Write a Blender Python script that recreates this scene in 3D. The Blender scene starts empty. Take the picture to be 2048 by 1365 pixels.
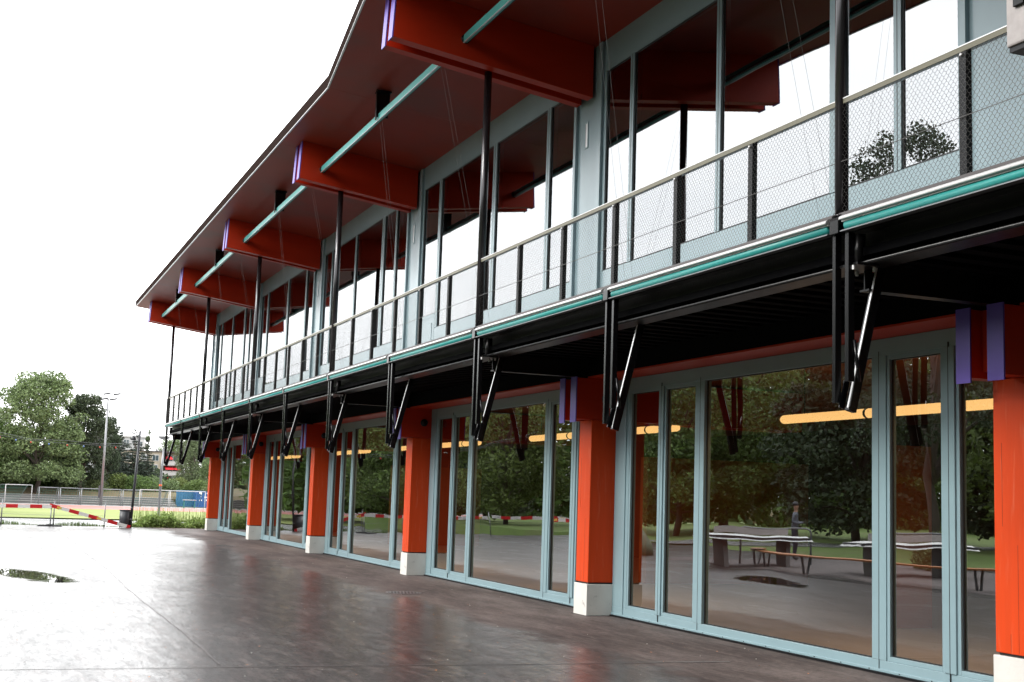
import bpy, math, random
import numpy as np
from mathutils import Vector, Matrix, Quaternion
random.seed(7); rng = np.random.default_rng(7)
S = bpy.context.scene
COL = S.collection

# ------------------------------------------------------------------ camera
cd = bpy.data.cameras.new('camera'); cam = bpy.data.objects.new('camera', cd); COL.objects.link(cam)
YAW, PITCH, ROLL = 0.3847, 0.1215, 0.0337
F_ = Vector((math.sin(YAW)*math.cos(PITCH), math.cos(YAW)*math.cos(PITCH), math.sin(PITCH)))
R0 = Vector((math.cos(YAW), -math.sin(YAW), 0)); U0 = R0.cross(F_)
R_ = math.cos(ROLL)*R0 + math.sin(ROLL)*U0; U_ = -math.sin(ROLL)*R0 + math.cos(ROLL)*U0
M = Matrix((R_, U_, -F_)).transposed().to_4x4(); M.translation = Vector((0, 0, 1.6))
cam.matrix_world = M
cd.sensor_width = 36; cd.lens = 2568.7/2048*36; cd.clip_start = .1; cd.clip_end = 6000
S.camera = cam

# ------------------------------------------------------------------ world, sun, exposure
w = bpy.data.worlds.new('World'); S.world = w; w.use_nodes = True
nt = w.node_tree; nt.nodes.clear()
def N(nt, t, **k):
    n = nt.nodes.new(t)
    for a, b in k.items():
        if a.startswith('i_'): n.inputs[a[2:].replace('_', ' ')].default_value = b
        else: setattr(n, a, b)
    return n
SUN_EL, SUN_AZ = math.radians(36), math.radians(-84)      # azimuth from +Y towards +X
sky = N(nt, 'ShaderNodeTexSky', sky_type='NISHITA', sun_disc=False, sun_elevation=SUN_EL, sun_rotation=SUN_AZ)
tc = N(nt, 'ShaderNodeTexCoord'); mp = N(nt, 'ShaderNodeMapping'); mp.inputs['Scale'].default_value = (1, 1, 4)
nz = N(nt, 'ShaderNodeTexNoise'); nz.inputs['Scale'].default_value = 1.6; nz.inputs['Detail'].default_value = 5
cr = N(nt, 'ShaderNodeValToRGB')
cr.color_ramp.elements[0].position = .3; cr.color_ramp.elements[0].color = (28, 29, 30.2, 1)
cr.color_ramp.elements[1].position = .62; cr.color_ramp.elements[1].color = (34, 34, 34, 1)
mx = N(nt, 'ShaderNodeMixRGB'); mx.inputs[0].default_value = .9
bg = N(nt, 'ShaderNodeBackground'); bg.inputs['Strength'].default_value = .1
wo = N(nt, 'ShaderNodeOutputWorld'); L = nt.links.new
L(tc.outputs['Generated'], mp.inputs[0]); L(mp.outputs[0], nz.inputs['Vector']); L(nz.outputs[0], cr.inputs[0])
L(sky.outputs[0], mx.inputs[1]); L(cr.outputs[0], mx.inputs[2]); L(mx.outputs[0], bg.inputs[0]); L(bg.outputs[0], wo.inputs[0])
sl = bpy.data.lights.new('sun', 'SUN'); sl.energy = 2.4; sl.angle = math.radians(16); sl.color = (1, .96, .9)
so = bpy.data.objects.new('sun', sl); COL.objects.link(so)
sd = Vector((math.sin(SUN_AZ)*math.cos(SUN_EL), math.cos(SUN_AZ)*math.cos(SUN_EL), math.sin(SUN_EL)))
so.rotation_euler = sd.to_track_quat('Z', 'Y').to_euler()
S.view_settings.view_transform = 'Standard'; S.view_settings.look = 'None'
S.view_settings.exposure = 0.22; S.view_settings.gamma = 1.0; S.view_settings.use_curve_mapping = False
S.render.engine = 'CYCLES'
S.cycles.max_bounces = 8; S.cycles.diffuse_bounces = 3; S.cycles.glossy_bounces = 5; S.cycles.transparent_max_bounces = 16
S.cycles.caustics_reflective = False; S.cycles.caustics_refractive = False

# ------------------------------------------------------------------ materials
def mat(name, color=(.5, .5, .5), rough=.5, metal=0, spec=.5, coat=0, var=0, vscale=3, vstretch=(1, 1, 1),
        bump=0, bscale=20, emit=None, estr=1, stain=None, sstain=(.5, .6), sscale=2, island=0, transl=0):
    m = bpy.data.materials.new(name); m.use_nodes = True; t = m.node_tree; b = t.nodes['Principled BSDF']
    b.inputs['Base Color'].default_value = (*color, 1); b.inputs['Roughness'].default_value = rough
    b.inputs['Metallic'].default_value = metal; b.inputs['Specular IOR Level'].default_value = spec
    b.inputs['Coat Weight'].default_value = coat; b.inputs['Coat Roughness'].default_value = .12
    if emit: b.inputs['Emission Color'].default_value = (*emit, 1); b.inputs['Emission Strength'].default_value = estr
    K = t.links.new; out = None
    co = N(t, 'ShaderNodeTexCoord'); ma = N(t, 'ShaderNodeMapping'); ma.inputs['Scale'].default_value = vstretch
    K(co.outputs['Object'], ma.inputs[0])
    if var:
        n = N(t, 'ShaderNodeTexNoise'); n.inputs['Scale'].default_value = vscale; n.inputs['Detail'].default_value = 6
        K(ma.outputs[0], n.inputs['Vector'])
        hv = N(t, 'ShaderNodeHueSaturation'); hv.inputs['Color'].default_value = (*color, 1)
        mr = N(t, 'ShaderNodeMapRange'); mr.inputs[1].default_value = .25; mr.inputs[2].default_value = .75
        mr.inputs[3].default_value = 1-var; mr.inputs[4].default_value = 1+var
        K(n.outputs[0], mr.inputs[0]); K(mr.outputs[0], hv.inputs['Value']); out = hv.outputs[0]
        rr = N(t, 'ShaderNodeMapRange'); rr.inputs[3].default_value = max(.02, rough-.12*var*4*rough); rr.inputs[4].default_value = min(1, rough+.12*var*4*rough)
        K(n.outputs[0], rr.inputs[0]); K(rr.outputs[0], b.inputs['Roughness'])
    if island:
        g = N(t, 'ShaderNodeNewGeometry'); hv = N(t, 'ShaderNodeHueSaturation')
        oi = N(t, 'ShaderNodeObjectInfo')
        mr = N(t, 'ShaderNodeMapRange'); mr.inputs[3].default_value = 1-island; mr.inputs[4].default_value = 1+island
        mh = N(t, 'ShaderNodeMapRange'); mh.inputs[3].default_value = .475; mh.inputs[4].default_value = .52
        K(g.outputs['Random Per Island'], mr.inputs[0]); K(mr.outputs[0], hv.inputs['Value'])
        K(oi.outputs['Random'], mh.inputs[0]); K(mh.outputs[0], hv.inputs['Hue'])
        if out: K(out, hv.inputs['Color'])
        else: hv.inputs['Color'].default_value = (*color, 1)
        out = hv.outputs[0]
    if stain:
        n = N(t, 'ShaderNodeTexNoise'); n.inputs['Scale'].default_value = sscale; n.inputs['Detail'].default_value = 8
        K(ma.outputs[0], n.inputs['Vector'])
        mr = N(t, 'ShaderNodeMapRange'); mr.inputs[1].default_value = sstain[0]; mr.inputs[2].default_value = sstain[1]
        K(n.outputs[0], mr.inputs[0]); x = N(t, 'ShaderNodeMixRGB'); K(mr.outputs[0], x.inputs[0])
        if out: K(out, x.inputs[1])
        else: x.inputs[1].default_value = (*color, 1)
        x.inputs[2].default_value = (*stain, 1); out = x.outputs[0]
    if out: K(out, b.inputs['Base Color'])
    if bump:
        n = N(t, 'ShaderNodeTexNoise'); n.inputs['Scale'].default_value = bscale; n.inputs['Detail'].default_value = 4
        K(ma.outputs[0], n.inputs['Vector'])
        bu = N(t, 'ShaderNodeBump'); bu.inputs['Strength'].default_value = 1; bu.inputs['Distance'].default_value = bump
        K(n.outputs[0], bu.inputs['Height']); K(bu.outputs[0], b.inputs['Normal'])
    if transl:
        tr = N(t, 'ShaderNodeBsdfTranslucent'); ms = N(t, 'ShaderNodeMixShader'); ms.inputs[0].default_value = transl
        if out: K(out, tr.inputs[0])
        else: tr.inputs[0].default_value = (*color, 1)
        o = t.nodes['Material Output']; K(b.outputs[0], ms.inputs[1]); K(tr.outputs[0], ms.inputs[2]); K(ms.outputs[0], o.inputs[0])
    return m

def glass_mat(name, ior, tint, wob, wscale):
    m = bpy.data.materials.new(name); m.use_nodes = True; t = m.node_tree; t.nodes.clear(); K = t.links.new
    co = N(t, 'ShaderNodeNewGeometry'); ma = N(t, 'ShaderNodeMapping'); ma.inputs['Scale'].default_value = wscale
    K(co.outputs['Position'], ma.inputs[0]); n = N(t, 'ShaderNodeTexNoise'); n.inputs['Scale'].default_value = 1; n.inputs['Detail'].default_value = 1.5
    K(ma.outputs[0], n.inputs['Vector'])
    bu = N(t, 'ShaderNodeBump'); bu.inputs['Strength'].default_value = 1; bu.inputs['Distance'].default_value = wob; K(n.outputs[0], bu.inputs['Height'])
    fr = N(t, 'ShaderNodeFresnel'); fr.inputs['IOR'].default_value = ior
    gl = N(t, 'ShaderNodeBsdfGlossy'); gl.inputs['Roughness'].default_value = .0; gl.inputs['Color'].default_value = (.96, .98, 1, 1)
    tr = N(t, 'ShaderNodeBsdfTransparent'); tr.inputs['Color'].default_value = (*tint, 1)
    ms = N(t, 'ShaderNodeMixShader'); o = N(t, 'ShaderNodeOutputMaterial')
    K(bu.outputs[0], gl.inputs['Normal']); K(fr.outputs[0], ms.inputs[0]); K(tr.outputs[0], ms.inputs[1]); K(gl.outputs[0], ms.inputs[2]); K(ms.outputs[0], o.inputs[0])
    return m

RED = (.62, .056, .007)
m_pillar = mat('red_orange_painted_timber', RED, .5, spec=.22, var=.07, vscale=2.5, vstretch=(5, 5, .5), bump=.0012, bscale=14, stain=(.66, .12, .05), sstain=(.58, .75), sscale=4)
m_beam = mat('red_painted_glulam', (.48, .028, .006), .42, spec=.25, var=.06, vscale=2, vstretch=(.5, 4, 4), bump=.0008, bscale=9)
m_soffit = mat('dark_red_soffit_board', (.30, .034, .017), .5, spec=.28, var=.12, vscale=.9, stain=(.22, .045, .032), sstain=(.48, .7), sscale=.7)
m_purple = mat('violet_painted_board_end', (.125, .07, .43), .38, var=.06, vscale=6)
m_frame = mat('grey_blue_window_paint', (.24, .35, .385), .36, var=.04, vscale=3)
m_frame2 = mat('grey_blue_panel_paint', (.25, .345, .38), .26, spec=.6, var=.04, vscale=2)
m_gasket = mat('black_gasket', (.012, .013, .014), .5)
m_concrete = mat('pale_cast_concrete', (.66, .64, .60), .85, var=.09, vscale=3, bump=.002, bscale=30, stain=(.33, .31, .29), sstain=(.62, .74), sscale=9)
m_black = mat('black_coated_steel', (.006, .006, .007), .4, var=.2, vscale=5, spec=.25)
m_blackgloss = mat('black_anodised_profile', (.006, .006, .007), .22, spec=.3)
m_hbeam = mat('galvanised_black_painted_girder', (.006, .006, .0065), .33, var=.3, vscale=7, bump=.002, bscale=40, spec=.35)
m_post = mat('dark_graphite_steel_post', (.035, .033, .036), .22, metal=.6, spec=.8)
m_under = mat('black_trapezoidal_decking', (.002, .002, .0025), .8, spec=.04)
m_teal = mat('teal_awning_fabric', (.018, .26, .24), .42, var=.08, vscale=4, vstretch=(1, 6, 1))
m_tealrod = mat('teal_painted_steel', (.10, .46, .43), .3)
m_alu = mat('brushed_silver_profile', (.72, .72, .72), .38, metal=.4)
m_capdark = mat('dark_brown_metal_edge', (.06, .05, .05), .45)
m_khaki = mat('khaki_flat_handrail', (.115, .105, .062), .45, var=.1, vscale=1)
m_mesh = mat('dark_wire_rope', (.10, .095, .09), .4, metal=.4)
m_fascia = mat('brown_grey_roof_fascia', (.030, .021, .019), .95, spec=0, var=.1)
m_steelgrey = mat('galvanised_steel', (.21, .215, .225), .4, metal=.6, var=.12, vscale=8)
m_hang = mat('pale_grey_primed_steel', (.33, .30, .29), .5, var=.1, vscale=20, bump=.001, bscale=60)
m_glass = glass_mat('ground_floor_glass', 3.3, (.60, .60, .56), .0042, (.6, .5, .9))
m_glassu = glass_mat('upper_floor_glass', 3.4, (.35, .35, .35), .0012, (1, .8, .8))
m_int_floor = mat('interior_screed_floor', (.50, .43, .39), .55, var=.08, vscale=.8)
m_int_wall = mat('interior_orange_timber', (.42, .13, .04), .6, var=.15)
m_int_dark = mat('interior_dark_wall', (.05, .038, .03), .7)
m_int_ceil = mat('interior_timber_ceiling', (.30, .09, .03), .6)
m_tube = mat('warm_light_tube', (1, .8, .5), .4, emit=(1, .56, .20), estr=1.95)
m_ring = mat('tube_joint_ring', (.05, .03, .02), .5)
m_white = mat('white_plastic_cover', (.8, .8, .78), .5, var=.1, vscale=5)
m_wood = mat('orange_brown_bench_slat', (.50, .20, .08), .5)
m_redpl = mat('barrier_red', (.60, .015, .02), .4)
m_whitepl = mat('barrier_white', (.78, .76, .73), .45, var=.05)
m_yellow = mat('yellow_sticker', (.75, .50, .08), .5)
m_bin = mat('anthracite_steel', (.045, .048, .055), .45)
m_bark = mat('bark', (.07, .055, .045), .9, var=.2, vscale=4)
m_blue1 = mat('blue_container_steel', (.04, .15, .28), .5, var=.08, vscale=1)
m_blue2 = mat('royal_blue_container_steel', (.02, .085, .25), .5, var=.08, vscale=1)
m_net = mat('green_net_cord', (.03, .16, .12), .7)
m_goal = mat('white_aluminium_goal', (.42, .42, .42), .5)
m_step = mat('weathered_concrete_step', (.28, .27, .26), .85, var=.2, vscale=.6)
m_stepd = mat('grey_concrete_riser', (.15, .145, .14), .9, var=.2, vscale=.6)
m_track = mat('red_running_track', (.38, .13, .11), .6, var=.08, vscale=.3)
m_apt = mat('beige_render', (.33, .29, .23), .8, var=.05)
m_apt2 = mat('pale_grey_render', (.40, .41, .42), .8, var=.05)
m_parapet = mat('light_grey_parapet', (.38, .38, .38), .7)
m_awnred = mat('red_sunblind', (.60, .02, .03), .7)
m_dwin = mat('dark_window_glass', (.05, .07, .08), .15)
m_shut = mat('pale_roller_shutter', (.36, .37, .40), .6)
m_tape = mat('orange_safety', (.75, .13, .03), .6)
m_tarp = mat('olive_tarpaulin', (.10, .13, .08), .7, var=.2)
m_skin = mat('skin', (.45, .25, .17), .6)
m_shirt = mat('grey_tshirt', (.12, .14, .17), .8)
m_trouser = mat('dark_trousers', (.03, .035, .045), .8)
m_bulbr = mat('red_bulb', (.65, .06, .03), .3)
m_bulbb = mat('blue_bulb', (.15, .25, .6), .3)
LEAF = dict(
    light=mat('light_leaves', (.135, .18, .070), .6, island=.55, transl=.28),
    mid=mat('mid_leaves', (.105, .155, .040), .6, island=.55, transl=.36),
    dark=mat('dark_leaves', (.040, .062, .028), .65, island=.55, transl=.22),
    fir=mat('fir_needles', (.024, .038, .024), .7, island=.5, transl=.1),
    birch=mat('pale_leaves', (.10, .14, .065), .6, island=.5, transl=.28),
    weed=mat('weed_leaves', (.23, .30, .08), .6, island=.5, transl=.3))

def ground_mat(name, c1, c2, sc, rough=.9, bump=.01):
    return mat(name, c1, rough, var=.18, vscale=sc, stain=c2, sstain=(.45, .65), sscale=sc*.2, bump=bump, bscale=sc*6)
m_pitch = ground_mat('mown_pitch_grass', (.175, .215, .050), (.21, .24, .07), .6, bump=0)
m_lawn = ground_mat('park_lawn_grass', (.11, .17, .035), (.13, .16, .05), 1.5)
m_rough = ground_mat('dry_grass_bank', (.12, .10, .045), (.17, .105, .06), .15, bump=.0)
m_gravel = ground_mat('purple_grey_gravel', (.17, .145, .14), (.10, .09, .09), 30)
m_path = mat('wet_light_path', (.30, .30, .30), .25, var=.15, vscale=.8)
m_seam = mat('bitumen_seam', (.10, .09, .09), .32, var=.2, vscale=3)

def plaza_mat():
    m = bpy.data.materials.new('wet_and_dry_asphalt'); m.use_nodes = True; t = m.node_tree; b = t.nodes['Principled BSDF']; K = t.links.new
    g = N(t, 'ShaderNodeNewGeometry'); sx = N(t, 'ShaderNodeSeparateXYZ'); K(g.outputs['Position'], sx.inputs[0])
    def noise(sc, det=6, rough=.55, stretch=(1, 1, 1)):
        ma = N(t, 'ShaderNodeMapping'); ma.inputs['Scale'].default_value = stretch; K(g.outputs['Position'], ma.inputs[0])
        n = N(t, 'ShaderNodeTexNoise'); n.inputs['Scale'].default_value = sc; n.inputs['Detail'].default_value = det; n.inputs['Roughness'].default_value = rough
        K(ma.outputs[0], n.inputs['Vector']); return n.outputs[0]
    def math_(op, a, bb=None, clamp=False):
        n = N(t, 'ShaderNodeMath', operation=op, use_clamp=clamp)
        for i, v in enumerate((a, bb)):
            if v is None: continue
            if isinstance(v, (int, float)): n.inputs[i].default_value = v
            else: K(v, n.inputs[i])
        return n.outputs[0]
    def mr(v, a, b_, c, d):
        n = N(t, 'ShaderNodeMapRange'); K(v, n.inputs[0])
        for i, q in enumerate((a, b_, c, d)): n.inputs[i+1].default_value = q
        return n.outputs[0]
    def mixc(f, c1, c2):
        n = N(t, 'ShaderNodeMixRGB'); K(f, n.inputs[0])
        for i, c in ((1, c1), (2, c2)):
            if isinstance(c, tuple): n.inputs[i].default_value = (*c, 1)
            else: K(c, n.inputs[i])
        return n.outputs[0]
    big = noise(.45, 5); mid = noise(2.2, 6); fine = noise(38, 5, .8); stre = noise(.9, 7, .62, (1, .30, 1)); grit = noise(14, 6, .75)
    edge = math_('ADD', sx.outputs[0], math_('MULTIPLY', math_('SUBTRACT', big, .5), 1.6))
    dry = mr(math_('ADD', edge, math_('MULTIPLY', math_('SUBTRACT', mid, .5), .7)), 6.0, 6.4, 0, 1)
    px = math_('DIVIDE', math_('SUBTRACT', math_('ADD', sx.outputs[0], math_('MULTIPLY', sx.outputs[1], .27)), 7.35), .55)
    py = math_('DIVIDE', math_('SUBTRACT', sx.outputs[1], 23.9), 2.1)
    r = math_('ADD', math_('MULTIPLY', px, px), math_('MULTIPLY', py, py))
    r = math_('ADD', r, math_('MULTIPLY', math_('SUBTRACT', mid, .5), 1.5))
    pud = mr(r, .55, 1.05, 1, 0)
    pools = mr(stre, .36, .72, 0, 1)
    colw = mixc(mr(grit, .38, .62, 0, 1), (.011, .010, .010), (.052, .046, .045))
    cold = mixc(mr(stre, .36, .66, 0, 1), (.050, .038, .036), (.150, .117, .107))
    cold = mixc(mr(grit, .42, .58, .6, 0), cold, (.028, .021, .020))
    col = mixc(dry, colw, cold)
    sp = mr(fine, .60, .72, 0, .7); col = mixc(sp, col, (.24, .20, .19)); gr2 = noise(6, 9, .9, (1, .18, 1)); col = mixc(mr(gr2, .5, .64, 0, .55), col, (.20, .160, .148)); col = mixc(mr(gr2, .34, .46, .6, 0), col, (.018, .014, .014))
    st = noise(1.3, 8, .7, (.6, 1, 1)); col = mixc(mr(st, .66, .74, 0, .5), col, (.27, .22, .20))
    K(col, b.inputs['Base Color'])
    rw = math_('ADD', mr(pools, 0, 1, .34, .27), mr(fine, .3, .7, -.05, .12))
    rd = mr(stre, .3, .7, .72, .50)
    n = N(t, 'ShaderNodeMix'); K(dry, n.inputs[0]); K(rw, n.inputs[2]); K(rd, n.inputs[3]); ro = n.outputs[0]
    n = N(t, 'ShaderNodeMix'); K(pud, n.inputs[0]); K(ro, n.inputs[2]); n.inputs[3].default_value = .015
    K(n.outputs[0], b.inputs['Roughness'])
    K(mr(dry, 0, 1, .34, .16), b.inputs['Specular IOR Level'])
    cw = math_('SUBTRACT', 1, dry); K(math_('MULTIPLY', math_('MULTIPLY', cw, mr(noise(.9, 9, .78, (1, .35, 1)), .38, .62, .30, 1)), mr(noise(11, 9, .95, (1, .16, 1)), .44, .56, .12, 1)), b.inputs['Coat Weight']); b.inputs['Coat IOR'].default_value = 1.45
    K(math_('MULTIPLY', mr(pools, 0, 1, .29, .20), math_('SUBTRACT', 1, pud)), b.inputs['Coat Roughness'])
    h = math_('ADD', math_('MULTIPLY', fine, .0011), math_('ADD', math_('MULTIPLY', grit, .0022), math_('MULTIPLY', mid, .0025)))
    h = math_('MULTIPLY', h, math_('SUBTRACT', 1, pud))
    bu = N(t, 'ShaderNodeBump'); bu.inputs['Strength'].default_value = .8; bu.inputs['Distance'].default_value = 1
    K(h, bu.inputs['Height']); K(bu.outputs[0], b.inputs['Normal'])
    return m
m_plaza = plaza_mat()

# ------------------------------------------------------------------ mesh helpers
class MB:
    def __init__(s): s.v = []; s.f = []; s.mi = []; s.c = 0; s.sm = []
    def add(s, vs, fs, smooth=False):
        o = len(s.v); s.v += [tuple(p) for p in vs]
        for f in fs: s.f.append(tuple(i+o for i in f)); s.mi.append(s.c); s.sm.append(smooth)
    def box(s, x0, x1, y0, y1, z0, z1):
        s.add([(x0, y0, z0), (x1, y0, z0), (x1, y1, z0), (x0, y1, z0), (x0, y0, z1), (x1, y0, z1), (x1, y1, z1), (x0, y1, z1)],
              [(0, 3, 2, 1), (4, 5, 6, 7), (0, 1, 5, 4), (1, 2, 6, 5), (2, 3, 7, 6), (3, 0, 4, 7)]); return s
    def bar(s, a, b, wd, h, up=(0, 0, 1)):
        a, b = Vector(a), Vector(b); d = (b-a).normalized(); up = Vector(up)
        if abs(d.dot(up)) > .98: up = Vector((0, 1, 0))
        sd_ = d.cross(up).normalized(); u = sd_.cross(d); sd_ = sd_*wd/2; u = u*h/2
        vs = [a-sd_-u, a+sd_-u, a+sd_+u, a-sd_+u, b-sd_-u, b+sd_-u, b+sd_+u, b-sd_+u]
        s.add(vs, [(0, 3, 2, 1), (4, 5, 6, 7), (0, 1, 5, 4), (1, 2, 6, 5), (2, 3, 7, 6), (3, 0, 4, 7)]); return s
    def prism(s, poly, axis, a, b):
        # poly: 2-D points; axis 'y' -> (x,z), axis 'x' -> (y,z), axis 'z' -> (x,y)
        n = len(poly)
        def P(p, t): return (p[0], t, p[1]) if axis == 'y' else (t, p[0], p[1]) if axis == 'x' else (p[0], p[1], t)
        s.add([P(p, a) for p in poly]+[P(p, b) for p in poly],
              [tuple(range(n))[::-1], tuple(range(n, 2*n))]+[(i, (i+1) % n, n+(i+1) % n, n+i) for i in range(n)]); return s
    def tube(s, pts, r, n=8, cap=True):
        pts = [Vector(p) for p in pts]; R = r if isinstance(r, (list, tuple)) else [r]*len(pts); vs = []; fs = []
        prev = None
        for i, p in enumerate(pts):
            d = (pts[min(i+1, len(pts)-1)]-pts[max(i-1, 0)]).normalized()
            ref = prev if prev is not None else (Vector((1, 0, 0)) if abs(d.z) > .9 else Vector((0, 0, 1)))
            a = (ref-d*ref.dot(d)).normalized(); prev = a; b = d.cross(a)
            for k in range(n):
                t = 2*math.pi*k/n; vs.append(p+(a*math.cos(t)+b*math.sin(t))*R[i])
        for i in range(len(pts)-1):
            for k in range(n): fs.append((i*n+k, i*n+(k+1) % n, (i+1)*n+(k+1) % n, (i+1)*n+k))
        if cap: fs.append(tuple(range(n))[::-1]); fs.append(tuple(range((len(pts)-1)*n, len(pts)*n)))
        s.add(vs, fs, n >= 8); return s
    def build(s, name, mats, parent=None, bevel=0, loc=None):
        me = bpy.data.meshes.new(name); me.from_pydata(s.v, [], s.f)
        mats = mats if isinstance(mats, (list, tuple)) else [mats]
        for m in mats: me.materials.append(m)
        me.polygons.foreach_set('material_index', s.mi); me.polygons.foreach_set('use_smooth', s.sm)
        me.update()
        o = bpy.data.objects.new(name, me); COL.objects.link(o)
        if parent: o.parent = parent
        if loc: o.location = loc
        if bevel:
            b = o.modifiers.new('bevel', 'BEVEL'); b.width = bevel; b.segments = 2; b.limit_method = 'ANGLE'
        return o

def tag(o, label=None, cat=None, group=None, kind=None):
    if label: o['label'] = label
    if cat: o['category'] = cat
    if group: o['group'] = group
    if kind: o['kind'] = kind
    return o
def empty(name, loc=(0, 0, 0)):
    o = bpy.data.objects.new(name, None); COL.objects.link(o); o.location = loc; o.empty_display_size = .2; return o
def kids(o): return CH.get(o.name, [])
CH = {}
def copy_tree(o, parent=None, loc=None):
    c = o.copy(); COL.objects.link(c)
    if parent: c.parent = parent
    if loc is not None: c.location = loc
    for ch in list(o.children): copy_tree(ch, c)
    return c

# ------------------------------------------------------------------ dimensions
Y0, P = 8.221, 8.29
def YK(k): return Y0+k*P
KS = range(-1, 6)

# ================================================================== GROUND
def sheet(name, x0, x1, y0, y1, z, m, thick=0):
    b = MB()
    if thick: b.box(x0, x1, y0, y1, z-thick, z)
    else: b.add([(x0, y0, z), (x1, y0, z), (x1, y1, z), (x0, y1, z)], [(0, 1, 2, 3)])
    return tag(b.build(name, m), kind='structure')
FZ = -.85
sheet('ground', -2500, 2500, -1500, 3500, FZ-.15, m_lawn)
sheet('plaza', -9, 45, -40, 51.6, 0, m_plaza, 1.4)
sheet('wet_path', -60, 60, 51.6, 93, FZ-.012, m_path)
b = MB(); b.add([(-60, 88, FZ), (60, 103, FZ), (60, 132, FZ), (-60, 132, FZ)], [(0, 1, 2, 3)]); tag(b.build('football_pitch', m_pitch), kind='structure')
sheet('running_track', -60, 60, 132, 151, FZ+.008, m_track)
sheet('track_apron', -60, 60, 151, 157.5, FZ+.012, m_step)
# grass bank between plaza edge and pitch level, thin grassy lip
b = MB(); b.prism([(51.6, -.02), (51.6, -1), (54.5, -1), (54.5, FZ), (52.2, -.12)], 'x', -30, 45); tag(b.build('grass_kerb_strip', m_rough), kind='structure')
# park side (seen in the glass)
b = MB(); b.prism([(-160, .06), (-160, -1), (-9, -1), (-9, .004), (-10, .05)], 'y', -40, 90); tag(b.build('park_lawn', m_lawn), kind='structure')
sheet('gravel_bed', -8.2, -1.6, 12, 34, .004, m_gravel)
sheet('park_footpath', -60, -9, 44, 48, .09, m_path, .03)

# terraces
b = MB()
for i in range(4): b.box(-60, 21.5, 157.5+i*1.5, 168, FZ+i*.24, FZ+.24+i*.24); 
ter = tag(b.build('spectator_terrace', m_stepd), 'weathered concrete spectator steps behind the running track', 'terrace')
for i in range(4):
    MB().box(-60, 21.5, 157.46+i*1.5, 158.9+i*1.5, FZ+.24+i*.24+.002, FZ+.24+i*.24+.05).build('step', m_step, ter)
b = MB(); b.prism([(163.6, -1), (163.6, .05), (167, .75), (200, 1.6), (420, 6), (420, -1)], 'x', -200, 200)
tag(b.build('grass_bank', m_rough), kind='structure')

# asphalt seams, lane-like joints in the paving
def ribbon(name, pts, wd, m, z=.004):
    b = MB(); L_ = []; Rr = []
    for i, p in enumerate(pts):
        q = pts[min(i+1, len(pts)-1)]; r = pts[max(i-1, 0)]; d = Vector((q[0]-r[0], q[1]-r[1])).normalized(); n = Vector((-d.y, d.x))*wd/2
        L_.append((p[0]+n.x, p[1]+n.y, z)); Rr.append((p[0]-n.x, p[1]-n.y, z))
    k = len(pts); b.add(L_+Rr, [(k+i, k+i+1, i+1, i) for i in range(k-1)])
    return tag(b.build(name, m), kind='structure')
pts = []
for i in range(60):
    y = 12.1+i*.62; x = 2.13+(y-12.1)*.0115+.02*math.sin(i*.35)+random.uniform(-.01, .01)*(1 if i < 30 else 2)
    pts.append((x, y))
ribbon('paving_seam', pts, .022, m_seam)
ribbon('paving_seam', [(-8, 12.35)]+[(x*.35-1.5, 12.1-.018*x+random.uniform(-.015, .015)) for x in range(0, 26)], .03, m_seam, .005)
ribbon('paving_seam', [(x*.5-2, 29.3+random.uniform(-.02, .02)) for x in range(0, 12)], .02, m_seam, .006)

# drain grates
def grate(x, y, label):
    t = empty('drain_grate', (x, y, 0)); tag(t, label, 'drain grate', 'round drain grates in the asphalt')
    b = MB(); n = 28
    ri, ro = .26, .30
    vs = [(math.cos(2*math.pi*i/n)*r, math.sin(2*math.pi*i/n)*r, .006) for r in (ri, ro) for i in range(n)]
    b.add(vs, [(i, n+i, n+(i+1) % n, (i+1) % n) for i in range(n)]); b.build('rim', m_steelgrey, t)
    b = MB(); b.add([(math.cos(2*math.pi*i/n)*(ri+.01), math.sin(2*math.pi*i/n)*(ri+.01), .003) for i in range(n)], [tuple(range(n))]); b.build('pit', m_gasket, t)
    for i in range(9):
        xx = -.22+i*.055; h = math.sqrt(ri*ri-xx*xx)
        MB().box(xx-.011, xx+.011, -h, h, .0035, .007).build('bar', m_steelgrey, t)
    t.rotation_euler.z = -.28
grate(6.5, 20.4, 'round iron drain grate in the dry asphalt before the third pillar from the right')
grate(6.4, 36.6, 'small far drain grate in the asphalt near the end of the building')

b = MB()
for i in range(220):
    x = random.uniform(.3, 8.2); y = 9+30*random.random()**1.6; a = random.random()*6.28; q = random.uniform(.004, .016)
    b.add([(x+q*math.cos(a+k*1.57)*(1 if k % 2 else .55), y+q*math.sin(a+k*1.57)*(1 if k % 2 else .55), .006+random.random()*.008) for k in range(4)], [(0, 1, 2, 3)]); 
tag(b.build('fallen_bits', m_wood), 'small fallen leaf bits scattered over the paving', 'leaf litter', kind='stuff')
b = MB()
for i in range(90):
    x = random.uniform(.3, 8.2); y = 9+26*random.random()**1.6; q = random.uniform(.003, .006)
    b.box(x-q, x+q, y-q, y+q, 0, q)
tag(b.build('loose_grit', m_concrete), 'loose pale grit scattered over the paving', 'grit', kind='stuff')

# ================================================================== BUILDING
B = tag(empty('pavilion', (8.32, 25, 0)), 'two storey red timber pavilion with grey-blue glass fronts, balcony and wide overhanging roof', 'building')
OFF = Vector(B.location)
def part(mb, name, mats, parent=None, bevel=0, off=None):
    """mesh given in world coordinates, hung under the building (or one of its parts that sits at its origin)"""
    o = mb.build(name, mats, parent or B, bevel)
    if parent is None: o.location = -OFF
    return o
def sub(mb, name, mats, parent, bevel=0): return mb.build(name, mats, parent, bevel)

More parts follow.
